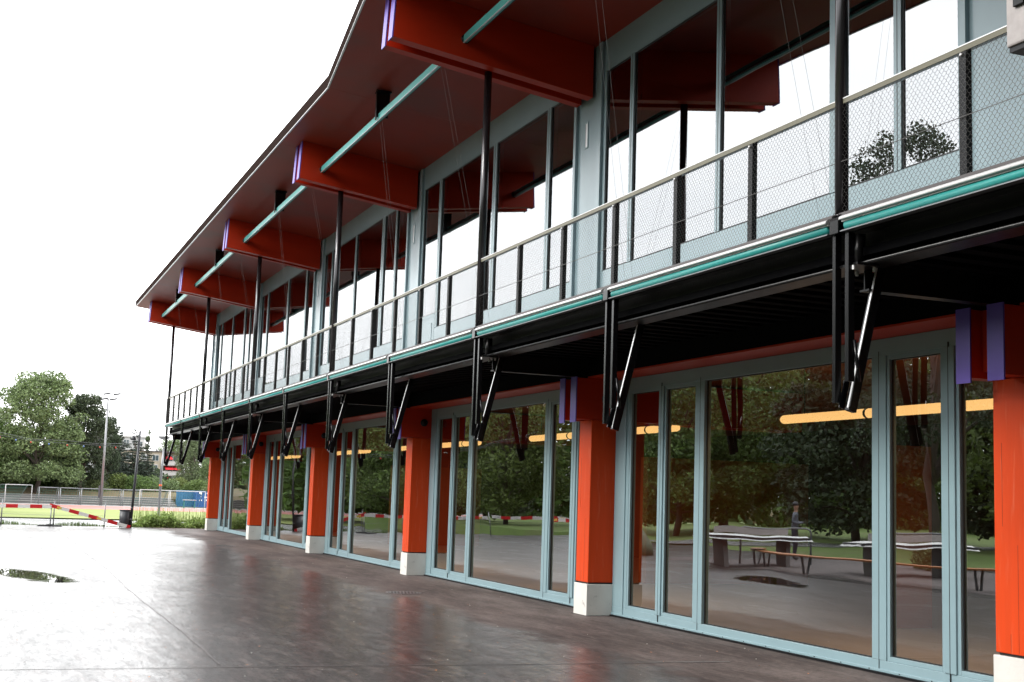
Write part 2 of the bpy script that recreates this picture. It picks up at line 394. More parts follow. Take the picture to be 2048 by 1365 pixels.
# --- pillars with plinths, ground floor beams (prototype at k=0, copies down the row)
def at_k(root, k): return copy_tree(root, B, tuple(Vector((0, k*P, 0))-OFF))
b = MB(); b.box(7.951, 8.42, Y0, Y0+.397, .458, 2.742)
pil = part(b, 'pillar', m_pillar, bevel=.008)
b = MB(); b.box(7.935, 8.43, Y0-.012, Y0+.41, -.3, .435); b.c = 1; b.box(7.97, 8.40, Y0+.02, Y0+.377, .435, .458)
sub(b, 'plinth', [m_concrete, m_gasket], pil, .006)
for yy, z0, z1 in ((Y0+.13, .47, 1.35), (Y0+.22, .47, .62), (Y0+.30, 1.5, 2.2)):
    sub(MB().box(7.9495, 7.9515, yy, yy+.0018, z0, z1), 'timber_crack', m_gasket, pil)
b = MB(); b.box(7.91, 8.33, Y0-.035, Y0+.435, -.02, .004); sub(b, 'ground_joint', m_gasket, pil)
b = MB(); b.box(7.70, 11.5, Y0-.02, Y0+.165, 2.743, 3.33); b.box(7.70, 11.5, Y0+.37, Y0+.54, 2.743, 3.33); b.box(7.82, 11.4, Y0+.165, Y0+.37, 2.80, 3.33)
gbm = part(b, 'floor_beam', m_beam, bevel=.003)
for a, c in ((-.021, .166), (.369, .541)):
    sub(MB().box(7.684, 7.70, Y0+a, Y0+c, 2.70, 3.345), 'end_board', m_purple, gbm)
b = MB(); b.tube([(8.17, Y0-.021, 3.05), (8.17, Y0-.045, 3.05)], .075, 20); sub(b, 'vent_disc', m_black, gbm)
for k in KS:
    if k: at_k(pil, k); at_k(gbm, k)

# --- ground floor glazed fronts
def pane(b, x, y0, y1, z0, z1, th=.02):
    b.add([(x, y0, z0), (x, y1, z0), (x, y1, z1), (x, y0, z1)], [(0, 3, 2, 1)])
GX = 8.33
def lower_front():
    o = Y0
    f = MB(); f.box(GX, GX+.10, o+.42, o+8.28, .025, .135)                # bottom rail
    f.box(GX, GX+.10, o+.42, o+8.28, 3.155, 3.328)                        # head
    f.box(GX+.003, GX+.10, o+.42, o+.56, .135, 3.155); f.box(GX+.003, GX+.10, o+7.85, o+8.28, .135, 3.155)
    f.box(GX-.012, GX, o+7.93, o+7.96, .03, 3.3)
    f.box(GX-.014, GX-.002, o+.42, o+8.28, .022, .05)
    fr = part(f, 'glazed_front', m_frame, bevel=.004)
    for a, c, pr_ in ((1.295, 1.455, 1), (2.29, 2.51, 0), (5.82, 6.02, 0), (6.865, 6.985, 1)):
        m_ = MB().box(GX-.004-.008*pr_, GX+.10, o+a, o+c, .136, 3.154)
        sub(m_, 'mullion', m_frame, fr, .004)
        g = MB(); mid = (a+c)/2; g.box(GX-.0055-.008*pr_, GX-.003, o+mid-.004, o+mid+.004, .05, 3.2); sub(g, 'joint', m_gasket, fr)
    panes = [(.56, 1.295), (1.455, 2.29), (2.51, 5.82), (6.02, 6.865), (6.985, 7.85)]
    for i, (a, c) in enumerate(panes):
        s_ = MB(); e = .045
        if i != 2:                                                     # opening leaves carry their own sash
            for (p, q, r, t) in ((a, a+e, .136, 3.154), (c-e, c, .136, 3.154), (a+e, c-e, .136, .136+e), (a+e, c-e, 3.154-e, 3.154)):
                s_.box(GX+.008, GX+.09, o+p, o+q, r, t)
            sub(s_, 'sash', m_frame, fr, .003); a += e; c -= e; z0, z1 = .136+e, 3.154-e
        else: z0, z1 = .136, 3.154
        s_ = MB(); g = .012
        for (p, q, r, t) in ((a, a+g, z0, z1), (c-g, c, z0, z1), (a+g, c-g, z0, z0+g), (a+g, c-g, z1-g, z1)): s_.box(GX+.035, GX+.05, o+p, o+q, r, t)
        sub(s_, 'gasket', m_gasket, fr)
        g = MB(); pane(g, GX+.045, o+a, o+c, z0, z1)
        sub(g, 'pane', m_glass, fr)
    h = MB(); h.tube([(GX+.16, o+.80, 1.05), (GX+.16, o+.80, .90)], .014, 8); h.tube([(GX+.10, o+.80, 1.05), (GX+.16, o+.80, 1.05)], .014, 8); sub(h, 'door_handle', m_black, fr)
    d = MB()
    for i in range(16): yy = o+.7+i*.46; d.box(GX-.016, GX-.0135, yy-.01, yy+.01, .030, .040)
    sub(d, 'weep_slot', m_gasket, fr)
    return fr
lf = lower_front()
for k in (-1, 1, 2, 3, 4): at_k(lf, k)
# red ledge board above the frames
for k in KS:
    if k > 4: continue
    part(MB().box(7.86, 8.43, YK(k)+.545, YK(k+1)-.025, 3.331, 3.352), 'ledge_board', m_beam)
# threshold strip
part(MB().box(GX-.03, GX+.1, YK(-1), YK(5)+.4, -.1, .02), 'threshold', m_black)

# --- interior ground floor
part(MB().box(8.44, 18, -4, 50.2, -.25, .015), 'interior_floor', m_int_floor)
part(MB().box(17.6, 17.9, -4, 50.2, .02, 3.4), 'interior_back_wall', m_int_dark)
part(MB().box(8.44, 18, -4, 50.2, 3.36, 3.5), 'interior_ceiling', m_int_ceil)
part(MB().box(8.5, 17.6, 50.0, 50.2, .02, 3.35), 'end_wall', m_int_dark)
for k, (xa, xb) in ((0, (11.5, 12.2)), (1, (12.2, 16)), (3, (12, 15))):
    part(MB().box(xa, xb, YK(k)+6.2, YK(k)+6.5, .02, 2.5), 'partition', m_int_wall)
part(MB().box(13.5, 14, YK(0)-2, YK(0)+3.5, .02, 2.9), 'partition', m_int_wall)
part(MB().box(8.6, 8.66, 50.21, 50.22, 0, .01), 'end_trim', m_black)
def ltube(y0, y1, joints, label):
    t = empty('tube_light', (9.5, (y0+y1)/2, 2.72)); tag(t, label, 'tube light', 'warm tube lights hanging inside the glass front')
    r = .056; n = 6
    ys = [y0+r*(1-math.cos(a*math.pi/2/n)) for a in range(n)]+[y1-r*(1-math.cos(a*math.pi/2/n)) for a in range(n)][::-1]
    rs = [max(.02, r*math.sin(a*math.pi/2/n)) for a in range(n)]; rs = rs+rs[::-1]
    cy = (y0+y1)/2
    ys[n-1] = y0+r; ys[n] = y1-r; rs[n-1] = rs[n] = r
    MB().tube([(0, y-cy, 0) for y in ys], rs, 16).build('diffuser', m_tube, t)
    for j in joints: MB().tube([(0, j-cy-.02, 0), (0, j-cy+.02, 0)], r+.004, 16).build('joint_ring', m_ring, t)
    for y in (y0+.5, y1-.5): MB().tube([(0, y-cy, r), (0, y-cy, .64)], .006, 6).build('hanger', m_black, t)
    al = bpy.data.lights.new('tube_glow', 'AREA'); al.shape = 'RECTANGLE'; al.size = .1; al.size_y = y1-y0-.4; al.energy = 55; al.color = (1, .66, .34)
    ao = bpy.data.objects.new('tube_glow', al); COL.objects.link(ao); ao.parent = t; ao.location = (0, 0, -.08)
for k, lab in ((-1, 'warm light tube inside the window bay out of frame at the near end'), (0, 'warm glowing tube light behind the nearest large pane and its door'),
               (1, 'warm tube light behind the glass either side of the second pillar from the right'), (2, 'warm tube light behind the third glass bay from the right'),
               (3, 'warm tube light behind the fourth glass bay from the right'), (4, 'warm tube light in the farthest glass bay')):
    ltube(YK(k)+.25, YK(k)+5.85, (YK(k)+1.2, YK(k)+4.1), lab)

# --- balcony
part(MB().box(6.30, 7.87, -6, 50.4, 3.86, 3.945), 'balcony_deck', m_capdark)
b = MB(); b.box(6.42, 8.45, -6, 50.38, 3.63, 3.70)
for i in range(0, 188): yy = -5.9+i*.3; b.box(6.5, 7.9, yy, yy+.12, 3.59, 3.631)
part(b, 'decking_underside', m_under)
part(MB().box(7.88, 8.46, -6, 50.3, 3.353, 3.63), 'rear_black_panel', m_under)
for k in range(-1, 6):                                                   # cross girders
    b = MB(); y = YK(k)+.25
    b.box(6.5, 7.87, y-.06, y+.06, 3.36, 3.375); b.box(6.5, 7.87, y-.006, y+.006, 3.375, 3.60); b.box(6.5, 7.87, y-.06, y+.06, 3.60, 3.615)
    part(b, 'cross_girder', m_black)
b = MB(); b.box(6.52, 6.53, -6, 50.33, 3.575, 3.84); b.box(6.40, 6.64, -6, 50.33, 3.556, 3.575); b.box(6.40, 6.64, -6, 50.33, 3.84, 3.855); b.tube([(6.40, -6, 3.566), (6.40, 50.33, 3.566)], .016, 12)
part(b, 'edge_girder', m_hbeam)
for k in range(-1, 6):
    y = YK(k)+.21; b = MB(); b.box(6.28, 6.50, y-.16, y+.16, 3.53, 3.552); b.tube([(6.42, y, 3.56), (6.42, y, 3.81)], .05, 12)
    pl = part(b, 'base_plate', m_hbeam)
    for dx in (-.05, .15):
        for dy in (-.11, .11): sub(MB().tube([(6.33+dx, y+dy, 3.53), (6.33+dx, y+dy, 3.495)], .014, 6), 'bolt', m_alu, pl)
# edge profile above the awnings and awning cassettes
part(MB().box(6.235, 6.30, -6, 50.4, 3.948, 3.972), 'deck_edge_trim', m_capdark)
def awning(y0, y1):
    b = MB(); pr_ = [(6.30, 3.90), (6.225, 3.90), (6.185, 3.901), (6.183, 3.908), (6.192, 3.924), (6.208, 3.936), (6.235, 3.946), (6.30, 3.947)]
    b.prism(pr_, 'y', y0, y1); b.box(6.215, 6.30, y0, y1, 3.888, 3.899)
    a = part(b, 'awning', m_alu)
    sub(MB().tube([(6.252, y0+.03, 3.857), (6.252, y1-.03, 3.857)], .042, 18), 'fabric_roll', m_teal, a)
    sub(MB().prism([(6.27, 3.806), (6.200, 3.806), (6.200, 3.813), (6.215, 3.822), (6.27, 3.822)], 'y', y0, y1), 'drop_bar', m_steelgrey, a)
    sub(MB().box(6.285, 6.30, y0, y1, 3.81, 3.888), 'back_plate', m_black, a)
ay = [YK(k/2)+.33 for k in range(-2, 11)]
for i in range(len(ay)-1): awning(ay[i]+.012 if i else -6, ay[i+1]-.16)
def arm(y):                                                             # paired guides and the diagonal folding arm at an awning joint
    b = MB()
    b.prism([(6.20, 3.80), (6.20, 3.91), (6.215, 3.94), (6.245, 3.952), (6.28, 3.94), (6.295, 3.91), (6.295, 3.80)], 'y', y-.135, y-.02)
    b.box(6.24, 6.30, y-.05, y-.006, 2.44, 3.80)                       # far guide
    r = part(b, 'awning_arm', m_blackgloss, bevel=.004)
    sub(MB().box(6.24, 6.30, y-.22, y-.17, 2.60, 3.80), 'guide_rail', m_blackgloss, r, .004)
    d = MB(); d.bar((6.335, y-.12, 2.37), (6.63, y-.12, 3.57), .08, .055, (0, 1, 0)); sub(d, 'folding_arm', m_blackgloss, r, .006)
    d = MB(); d.bar((6.298, y-.135, 2.40), (6.578, y-.135, 3.55), .006, .020, (0, 1, 0)) ; sub(d, 'edge_highlight', m_alu, r)  # pale metal strip stands in for the highlight along the folding arm
    d = MB(); d.bar((6.30, y-.05, 2.40), (6.35, y-.05, 2.62), .05, .012, (0, 1, 0)); sub(d, 'knuckle', m_blackgloss, r); d = MB(); d.bar((6.30, y-.185, 2.40), (6.35, y-.185, 2.62), .05, .012, (0, 1, 0)); sub(d, 'knuckle', m_blackgloss, r)
    d = MB(); d.tube([(6.285, y-.235, 2.93), (6.335, y-.235, 2.60)], .014, 8); sub(d, 'gas_strut', m_blackgloss, r)
    d = MB(); d.tube([(6.27, y-.006, 2.98), (6.27, y+.012, 2.98)], .012, 6); sub(d, 'fixing_bolt', m_alu, r)
for i, y in enumerate(ay): arm(y)

# --- railings, bay by bay
RX = 6.283
def wire_mesh(y0, y1, z0, z1):
    cw, ch = .048, .056; ny = int(round((y1-y0)/cw)); nz_ = int(round((z1-z0)/ch)); cw = (y1-y0)/ny; ch = (z1-z0)/nz_; r = .0012
    vs = []; fs = []
    def seg(a, b_):
        a = np.array(a); b_ = np.array(b_); d = b_-a; d /= np.linalg.norm(d); s_ = np.array((0, d[2], -d[1])); o = len(vs)
        for p in (a, b_):
            for q in (s_*r, -s_*r+np.array((r, 0, 0)), -s_*r-np.array((r, 0, 0))): vs.append(tuple(p+q))
        for k in range(3): fs.append((o+k, o+(k+1) % 3, o+3+(k+1) % 3, o+3+k))
    for i in range(ny):
        for j in range(nz_):
            ya = y0+i*cw; za = z0+j*ch; ym = ya+cw/2
            # hexagonal-ish rope mesh: short upright twists joined by slanting ropes
            seg((RX-.028, ym, za-.004), (RX-.028, ym, za+ch*.16))
            seg((RX-.028, ym, za+ch*.16), (RX-.028, ya, za+ch*.5)); seg((RX-.028, ym, za+ch*.16), (RX-.028, ya+cw, za+ch*.5))
            seg((RX-.028, ya, za+ch*.5), (RX-.028, ya, za+ch*.66)); 
            seg((RX-.028, ya, za+ch*.66), (RX-.028, ym, za+ch)); seg((RX-.028, ya+cw, za+ch*.66), (RX-.028, ym, za+ch))
    b_ = MB(); b_.add(vs, fs); return b_
def railing(k=0):
    y0 = YK(k)+.21; y1 = y0+P
    b = MB(); b.box(RX-.026, RX+.10, y0, y1, 4.926, 4.933); b.c = 1; b.box(RX-.024, RX-.012, y0, y1, 4.885, 4.925)
    r = part(b, 'balcony_railing', [m_alu, m_khaki])
    for i in range(1, 6):
        yy = y0+i*P/6
        s_ = MB(); s_.box(RX-.022, RX+.03, yy-.036, yy+.036, 3.95, 4.925); sub(s_, 'baluster', m_black, r)
        s_ = MB(); s_.tube([(RX-.04, yy, 4.86), (RX-.02, yy, 4.86)], .012, 8); sub(s_, 'clip', m_alu, r)
    for z in (4.40,):
        sub(MB().tube([(RX-.034, y0, z), (RX-.034, y1, z)], .0035, 6), 'cable', m_mesh, r)
    w_ = sub(wire_mesh(y0, y1, 3.975, 4.885), 'wire_mesh', m_mesh, r); tag(w_, 'diamond wire rope mesh', kind='stuff')
    return r
rl = railing(0)
for k in (-1, 1, 2, 3, 4): at_k(rl, k)
part(MB().box(RX-.03, RX+.05, 50.20, 50.36, 3.95, 4.93), 'railing_end_post', m_black)

# --- slender roof posts
def soff(x): return 8.24+(7.83-x)*.121
def bbot(x): return 7.45+(7.83-x)*.1335
b = MB(); b.tube([(RX, Y0+.26, 3.95), (RX, Y0+.26, bbot(RX)+.02)], .055, 20); b.tube([(RX, Y0+.26, 3.948), (RX, Y0+.26, 3.96)], .08, 20)
po = part(b, 'roof_post', m_post)
for k in KS:
    if k: at_k(po, k)

# --- upper wall
UX = 7.876
part(MB().box(UX+.35, UX+.6, -6, 50.3, 3.96, 4.0), 'upper_floor_edge', m_frame2)
PANE_Z0, PANE_Z1 = 4.83, 7.76
def upper_front(k, pat):
    ya, yb = YK(k)+.62, YK(k+1)-.32
    f = MB(); f.box(UX, UX+.12, ya, yb, 3.95, PANE_Z0); f.box(UX, UX+.12, ya, yb, PANE_Z1, 8.26)
    f.box(UX-.01, UX+.12, ya, ya+.07, PANE_Z0, PANE_Z1); f.box(UX-.01, UX+.12, yb-.07, yb, PANE_Z0, PANE_Z1)
    fr = part(f, 'upper_glazed_front', m_frame2, bevel=.003)
    ms = sorted([(YK(k+1)+c, wd) for c, wd in pat])
    for c, wd in ms:
        sub(MB().box(UX-.010, UX+.12, c-wd/2, c+wd/2, PANE_Z0+.001, PANE_Z1-.001), 'mullion', m_frame2, fr, .004)
        sub(MB().box(UX-.0115, UX-.009, c-.005, c+.005, PANE_Z0, PANE_Z1), 'joint', m_gasket, fr)
    ed = [ya+.07]+[e for c, wd in ms for e in (c-wd/2, c+wd/2)]+[yb-.07]
    for i in range(0, len(ed), 2):
        a, c = ed[i], ed[i+1]; s_ = MB(); g = .02
        for (p, q, r, t) in ((a, a+g, PANE_Z0, PANE_Z1), (c-g, c, PANE_Z0, PANE_Z1), (a+g, c-g, PANE_Z0, PANE_Z0+g), (a+g, c-g, PANE_Z1-g, PANE_Z1)): s_.box(UX+.01, UX+.05, p, q, r, t)
        sub(s_, 'gasket', m_gasket, fr)
        g = MB(); pane(g, UX+.02, a, c, PANE_Z0, PANE_Z1); sub(g, 'pane', m_glassu, fr)
    if len(pat) == 3:                                                   # bays with a balcony door at their far end
        c0 = ms[-1][0]+ms[-1][1]/2+.03; c1 = yb-.08
        d = MB(); d.box(UX-.004, UX+.05, c0, c1, 4.0, 5.05); d.box(UX-.004, UX+.05, c0, c1, 5.05, 5.12); sub(d, 'door_leaf', m_frame2, fr, .004)
        d = MB(); d.box(UX-.012, UX-.003, c0+.13, c1-.13, 4.25, 4.95); sub(d, 'door_panel', m_frame2, fr, .006)
    return fr
PA = [(-1.18, .11), (-3.46, .11), (-5.78, .20), (-6.76, .11)]
PB = [(-1.38, .14), (-4.30, .16), (-6.63, .14)]
for k in (-1, 0, 1, 2, 3, 4): upper_front(k, PB if k in (1, 3) else PA)
for k in KS:
    y = YK(k)
    b = MB(); b.box(UX-.002, UX+.12, y-.318, y+.618, 3.95, 8.26); b.box(UX-.05, UX-.003, y-.30, y-.17, 3.95, 8.22); b.box(UX-.05, UX-.003, y+.55, y+.63, 3.95, 8.22)
    pp = part(b, 'pier_panel', m_frame2, bevel=.006)
    s_ = MB()
    for (p, q, r, t) in ((y+.20, y+.22, 6.78, 7.14), (y+.30, y+.32, 6.78, 7.14), (y+.20, y+.32, 6.76, 6.78), (y+.20, y+.32, 7.14, 7.16)): s_.box(UX-.012, UX-.002, p, q, r, t)
    sub(s_, 'vent_frame', m_frame, pp); sub(MB().box(UX-.006, UX-.003, y+.22, y+.30, 6.78, 7.14), 'vent_louvre', m_alu, pp)
# interior upstairs
part(MB().box(8.3, 17, -6, 50.2, 3.98, 4.02), 'upper_interior_floor', m_int_floor)
part(MB().box(16.6, 17, -6, 50.2, 4.03, 8.2), 'upper_back_wall', m_int_wall)
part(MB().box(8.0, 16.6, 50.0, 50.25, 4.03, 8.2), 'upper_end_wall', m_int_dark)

# --- roof
KX = [(-14, 2.0), (-.0, 2.65), (17.2, 4.54), (21.33, 5.035), (51.95, 5.035)]
# soffit + deck built as a folded plate following the kinked eave
def eave_x(y):
    if y >= 21.33: return 5.035
    return 5.035-(21.33-y)*.1205
YS = [-14]+[YK(k)+.55 for k in range(-1, 1)]+[YK(1)+.55, 21.33, YK(2)+.55, YK(3)+.55, YK(4)+.55, YK(5)+.55, 51.95]
rf = empty('roof', (0, 0, 0)); rf.parent = B; rf.location = -OFF
for i in range(len(YS)-1):
    a, c = YS[i]+.004, YS[i+1]-.004; xa, xc = eave_x(a), eave_x(c)
    b = MB(); vs = []
    for (x, y) in ((xa, a), (18, a), (18, c), (xc, c)):
        vs.append((x, y, soff(x) if x < 10 else soff(10))); 
    vs2 = [(x, y, z+.03) for (x, y, z) in vs]
    # two strips so the underside keeps its slope then goes flat indoors
    b = MB()
    A = [(xa, a), (10, a), (10, c), (xc, c)]
    lo = [(x, y, soff(x)) for x, y in A]; hi = [(x, y, soff(x)+.03) for x, y in A]
    b.add(lo+hi, [(0, 3, 2, 1), (4, 5, 6, 7), (0, 1, 5, 4), (1, 2, 6, 5), (2, 3, 7, 6), (3, 0, 4, 7)])
    b.box(10, 18, a, c, soff(10), soff(10)+.03)
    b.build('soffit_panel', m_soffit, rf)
for i in ((-14, 21.33), (21.33, 51.95)):
    a, c = i; xa, xc = eave_x(a)+.002, eave_x(c)+.002
    b = MB(); za, zc = soff(xa), soff(xc)
    lo = [(xa, a, za+.034), (18, a, 8.0), (18, c, 8.0), (xc, c, zc+.034)]; hi = [(xa, a, za+.19), (18, a, 9.5), (18, c, 9.5), (xc, c, zc+.19)]
    b.add(lo+hi, [(0, 3, 2, 1), (4, 5, 6, 7), (0, 1, 5, 4), (1, 2, 6, 5), (2, 3, 7, 6), (3, 0, 4, 7)])
    b.build('roof_deck', m_fascia, rf)
    b = MB(); e0 = Vector((xa-.012, a, za+.10)); e1 = Vector((xc-.012, c, zc+.10)); b.bar(e0, e1, .02, .215); b.build('fascia', m_fascia, rf)
    b = MB(); e0.z = za-.014; e1.z = zc-.014; b.bar(e0, e1, .03, .012); b.build('drip_edge', m_alu, rf)
b = MB(); b.prism([(5.04, soff(5.04)+.0), (18, soff(18)), (18, 9.5), (5.04, soff(5.04)+.19)], 'y', 51.952, 51.975); b.build('end_fascia', m_fascia, rf)

def roof_beam(k):
    y = YK(k); xe = {1: 4.76, 0: 3.80, -1: 2.80}.get(k, 5.36); x1 = UX-.052
    b = MB()
    for a, c in ((-.02, .165), (.37, .54)):
        x0 = xe+ (0 if a < 0 else .015 if k < 2 else .0)
        poly = [(x0, bbot(x0)), (x1, bbot(x1)), (x1, soff(x1)-.003), (x0+.035, soff(x0)-.003)]
        b.prism(poly, 'y', y+a, y+c)
    x0 = xe+.25; poly = [(x0, bbot(x0)+.09), (x1, bbot(x1)+.09), (x1, soff(x1)-.003), (x0, soff(x0)-.003)]; b.prism(poly, 'y', y+.166, y+.369)
    r = part(b, 'roof_beam', m_beam, bevel=.004)
    for a, c in ((-.022, .167), (.368, .542)):
        x0 = xe-.003+(0 if a < 0 else .015 if k < 2 else .0)
        b = MB(); b.prism([(x0-.018, bbot(x0)-.012), (x0, bbot(x0)-.012), (x0+.035, soff(x0)-.006), (x0+.017, soff(x0)-.006)], 'y', y+a, y+c)
        sub(b, 'end_board', m_purple, r)
    return r
for k in KS: roof_beam(k)
# teal shade rod with brackets, one run per bay
for k in range(-1, 5):
    ya, yb = YK(k)+.545, YK(k+1)-.025; ym = YK(k)+P/2+.1
    b = MB(); b.box(5.785, 5.84, ya, yb, 7.945, 8.06); r = part(b, 'shade_rod', m_tealrod, bevel=.004)
    sub(MB().box(5.779, 5.80, ya, yb, 7.936, 7.944), 'lower_lip', m_alu, r)
    sub(MB().box(5.84, 5.87, ya, yb, 7.96, 7.985), 'back_track', m_black, r)
    for y in (yb+.004, ya+.012): sub(MB().tube([(5.82, y, 8.0), (5.82, y+.012, 8.0)], .07, 16), 'end_plate', m_black, r)
    s_ = MB(); s_.box(5.76, 5.96, ym-.01, ym+.01, 8.0, soff(5.85)-.02); s_.box(5.74, 5.755, ym-.035, ym+.035, 7.95, soff(5.75)-.005); s_.box(5.96, 5.975, ym-.035, ym+.035, 8.1, soff(5.97)-.005)
    s_.box(5.74, 5.99, ym-.09, ym+.09, soff(5.99)-.03, soff(5.99)-.005)
    br = sub(s_, 'rod_bracket', m_blackgloss, r)
    for q in (-.07, .07):
        sub(MB().tube([(5.84, ym+q, 7.96), (6.42, ym+q*1.3, 3.96)], .0013, 5), 'guide_wire', m_mesh, r)
        sub(MB().tube([(5.84, ya+.5+q, 7.96), (6.75, ya+.5+q*1.5, 3.96)], .0013, 5), 'guide_wire', m_mesh, r)
# bolted steel hanger close to the camera at the top right
b = MB(); b.box(5.33, 5.47, 5.47, 5.635, 4.30, soff(5.4)-.01)
hg = part(b, 'steel_hanger', m_hang, bevel=.012)
sub(MB().box(5.345, 5.46, 5.48, 5.625, 4.27, 4.302), 'end_cap', m_black, hg)
b = MB(); b.box(5.31, 5.33, 5.48, 5.56, 4.52, 5.0); sub(b, 'bolt_plate', m_black, hg, .004)
for z in (4.60, 4.76, 4.92): sub(MB().tube([(5.312, 5.52, z), (5.295, 5.52, z)], .016, 6), 'bolt', m_alu, hg)

# ================================================================== TREES
def leaves(pts, size, up=.3):
    n = len(pts); a = rng.normal(size=(n, 3)); a /= np.linalg.norm(a, axis=1)[:, None]
    c = rng.normal(size=(n, 3)); c = np.cross(a, c); c /= np.linalg.norm(c, axis=1)[:, None]
    sz = size*(.6+.8*rng.random(n))[:, None]
    a = a*sz*.5; c = c*sz*.36
    v = np.stack([pts-a, pts-c*.9, pts+a, pts+c*.9], 1).reshape(-1, 3)
    return v
def leaf_mesh(name, v, m):
    n = len(v)//4; me = bpy.data.meshes.new(name); me.vertices.add(len(v)); me.vertices.foreach_set('co', v.astype(np.float32).ravel())
    me.loops.add(len(v)); me.loops.foreach_set('vertex_index', np.arange(len(v), dtype=np.int32))
    me.polygons.add(n); me.polygons.foreach_set('loop_start', np.arange(0, len(v), 4, dtype=np.int32)); me.polygons.foreach_set('loop_total', np.full(n, 4, dtype=np.int32))
    me.materials.append(m); me.update(calc_edges=True); return me
def blob_pts(blobs, n):
    wts = np.array([r[0]*r[1]*r[2] for _, r in blobs])**.75; wts /= wts.sum(); ks = rng.choice(len(blobs), n, p=wts)
    c = np.array([q[0] for q in blobs])[ks]; r = np.array([q[1] for q in blobs])[ks]
    d = rng.normal(size=(n, 3)); d /= np.linalg.norm(d, axis=1)[:, None]
    rad = .45+.55*rng.random(n)**.5; rad[rng.random(n) < .12] *= 1.18
    return c+d*r*rad[:, None]
def make_crown(kind, H, W, n, size, nb=34, base=.22, top=1.0):
    """crown of height H (whole tree) and width W: clumps spread through an uneven volume"""
    bl = []
    if kind in ('broad', 'airy'):
        for i in range(nb):
            t = rng.random(); z = base+(1-base)*t; rr = math.sqrt(max(0, 1-((t-.38)/.66)**2))
            a = rng.random()*6.283; q = rr*W*.5*(.25+.75*math.sqrt(rng.random()))
            s_ = (.085 if kind == 'airy' else .11)*W*(.6+.8*rng.random())
            bl.append(((q*math.cos(a), q*math.sin(a), z*H), (s_*1.35, s_*1.35, s_*.95)))
    elif kind == 'fir':
        for i in range(nb):
            t = (i+.5)/nb; z = base+(1-base)*t; rr = (1-t)**.85*W*.5+.12
            for j in range(max(2, int(7*(1-t)+2))):
                a = rng.random()*6.283; q = rr*(.35+.65*rng.random())
                bl.append(((q*math.cos(a), q*math.sin(a), z*H-.12*q), (rr*.33+.1, rr*.33+.1, .16)))
    elif kind == 'column':
        for i in range(nb):
            t = rng.random(); z = base+(1-base)*t; rr = W*.5*(math.sin(math.pi*(.12+.80*t)))
            a = rng.random()*6.283; q = rr*rng.random()**.5; s_ = W*.16
            bl.append(((q*math.cos(a), q*math.sin(a), z*H), (s_, s_, s_*1.5)))
    elif kind == 'bush':
        for i in range(nb):
            a = rng.random()*6.283; q = W*.5*math.sqrt(rng.random()); z = H*(1-(q/(W*.56))**2)*(.35+.5*rng.random()); s_ = H*.2*(.7+.7*rng.random())
            bl.append(((q*math.cos(a), q*math.sin(a)*.6, z), (s_*1.3, s_*1.3, s_)))
    return bl, leaves(blob_pts(bl, n), size)
def tree_proto(kind, leafm, H, W, n, size, trunk=.02, **k):
    bl, v = make_crown(kind, H, W, n, size, **k)
    cm = leaf_mesh('crown', v, LEAF[leafm])
    b = MB(); r0 = H*trunk
    if kind != 'bush':
        top = H*(.93 if kind in ('fir', 'column') else .6)
        pts_ = [(math.sin(i*1.3)*.02*H*(i > 0), math.cos(i*1.7)*.015*H*(i > 0), top*i/6) for i in range(7)]
        b.tube(pts_, [r0*(1-.13*i) for i in range(7)], 8)
    for c, r in bl[:: (3 if kind != 'bush' else 2)][:22]:
        z0 = max(.12*H if kind != 'bush' else 0, c[2]*.55)
        a = (0, 0, min(z0, H*.55)); m_ = (c[0]*.5, c[1]*.5, (a[2]+c[2])/2+.03*H); b.tube([a, m_, c], [r0*.38, r0*.24, r0*.08], 5)
    me = b.build('trunk', m_bark); tm = me.data; bpy.data.objects.remove(me)
    return cm, tm, H
PROTO = dict(
    airy=tree_proto('airy', 'light', 13.5, 9.4, 34000, .25, nb=170, base=.13),
    broadlight=tree_proto('broad', 'light', 10, 8, 15000, .26, nb=44, base=.12),
    dark=tree_proto('airy', 'dark', 12, 7, 24000, .25, nb=150, base=.08),
    mid=tree_proto('broad', 'mid', 11, 8, 18000, .26, nb=75, base=.12),
    fine=tree_proto('airy', 'dark', 14, 6.5, 26000, .13, nb=70, base=.25),
    fir=tree_proto('fir', 'fir', 9, 4.2, 9000, .20, nb=20, base=.10),
    birch=tree_proto('column', 'birch', 9, 4.5, 9000, .22, nb=34, base=.1),
    poplar=tree_proto('column', 'birch', 13, 3.0, 7000, .26, nb=30, base=.05),
    bush=tree_proto('bush', 'mid', 3, 5, 6000, .2, nb=30), lbush=tree_proto('bush', 'light', 2.6, 5, 6000, .18, nb=30))
def tree(kind, x, y, z, h, label, wscale=1, cat='tree', group=None, rot=None, name=None):
    cm, tm, H = PROTO[kind]
    t = empty(name or {'fir': 'fir_tree', 'birch': 'birch_tree', 'poplar': 'poplar_tree', 'bush': 'bush', 'lbush': 'bush'}.get(kind, 'broadleaf_tree'), (x, y, z))
    for nm, me in (('crown', cm), ('trunk' if 'bush' not in kind else 'stem', tm)):
        o = bpy.data.objects.new(nm, me); COL.objects.link(o); o.parent = t
    s_ = h/H; t.scale = (s_*wscale, s_*wscale, s_); t.rotation_euler.z = rot if rot is not None else random.uniform(0, 6.28)
    tag(t, label, cat, group); return t
TG = 'trees standing beyond the running track'
tree('airy', 5.9, 165, .3, 13.8, 'tallest light green tree left of the floodlight mast', 1.15, group=TG, rot=.4)
tree('broadlight', .2, 173, .2, 9.6, 'light green tree at the left edge of the picture', 1.0, group=TG)
tree('broadlight', -5, 176, .2, 9.0, 'light green tree just outside the left edge', 1.0, group=TG)
tree('dark', 11.3, 168, .4, 11.8, 'dark dense tree between the tall light green tree and the mast', 1.0, group=TG)
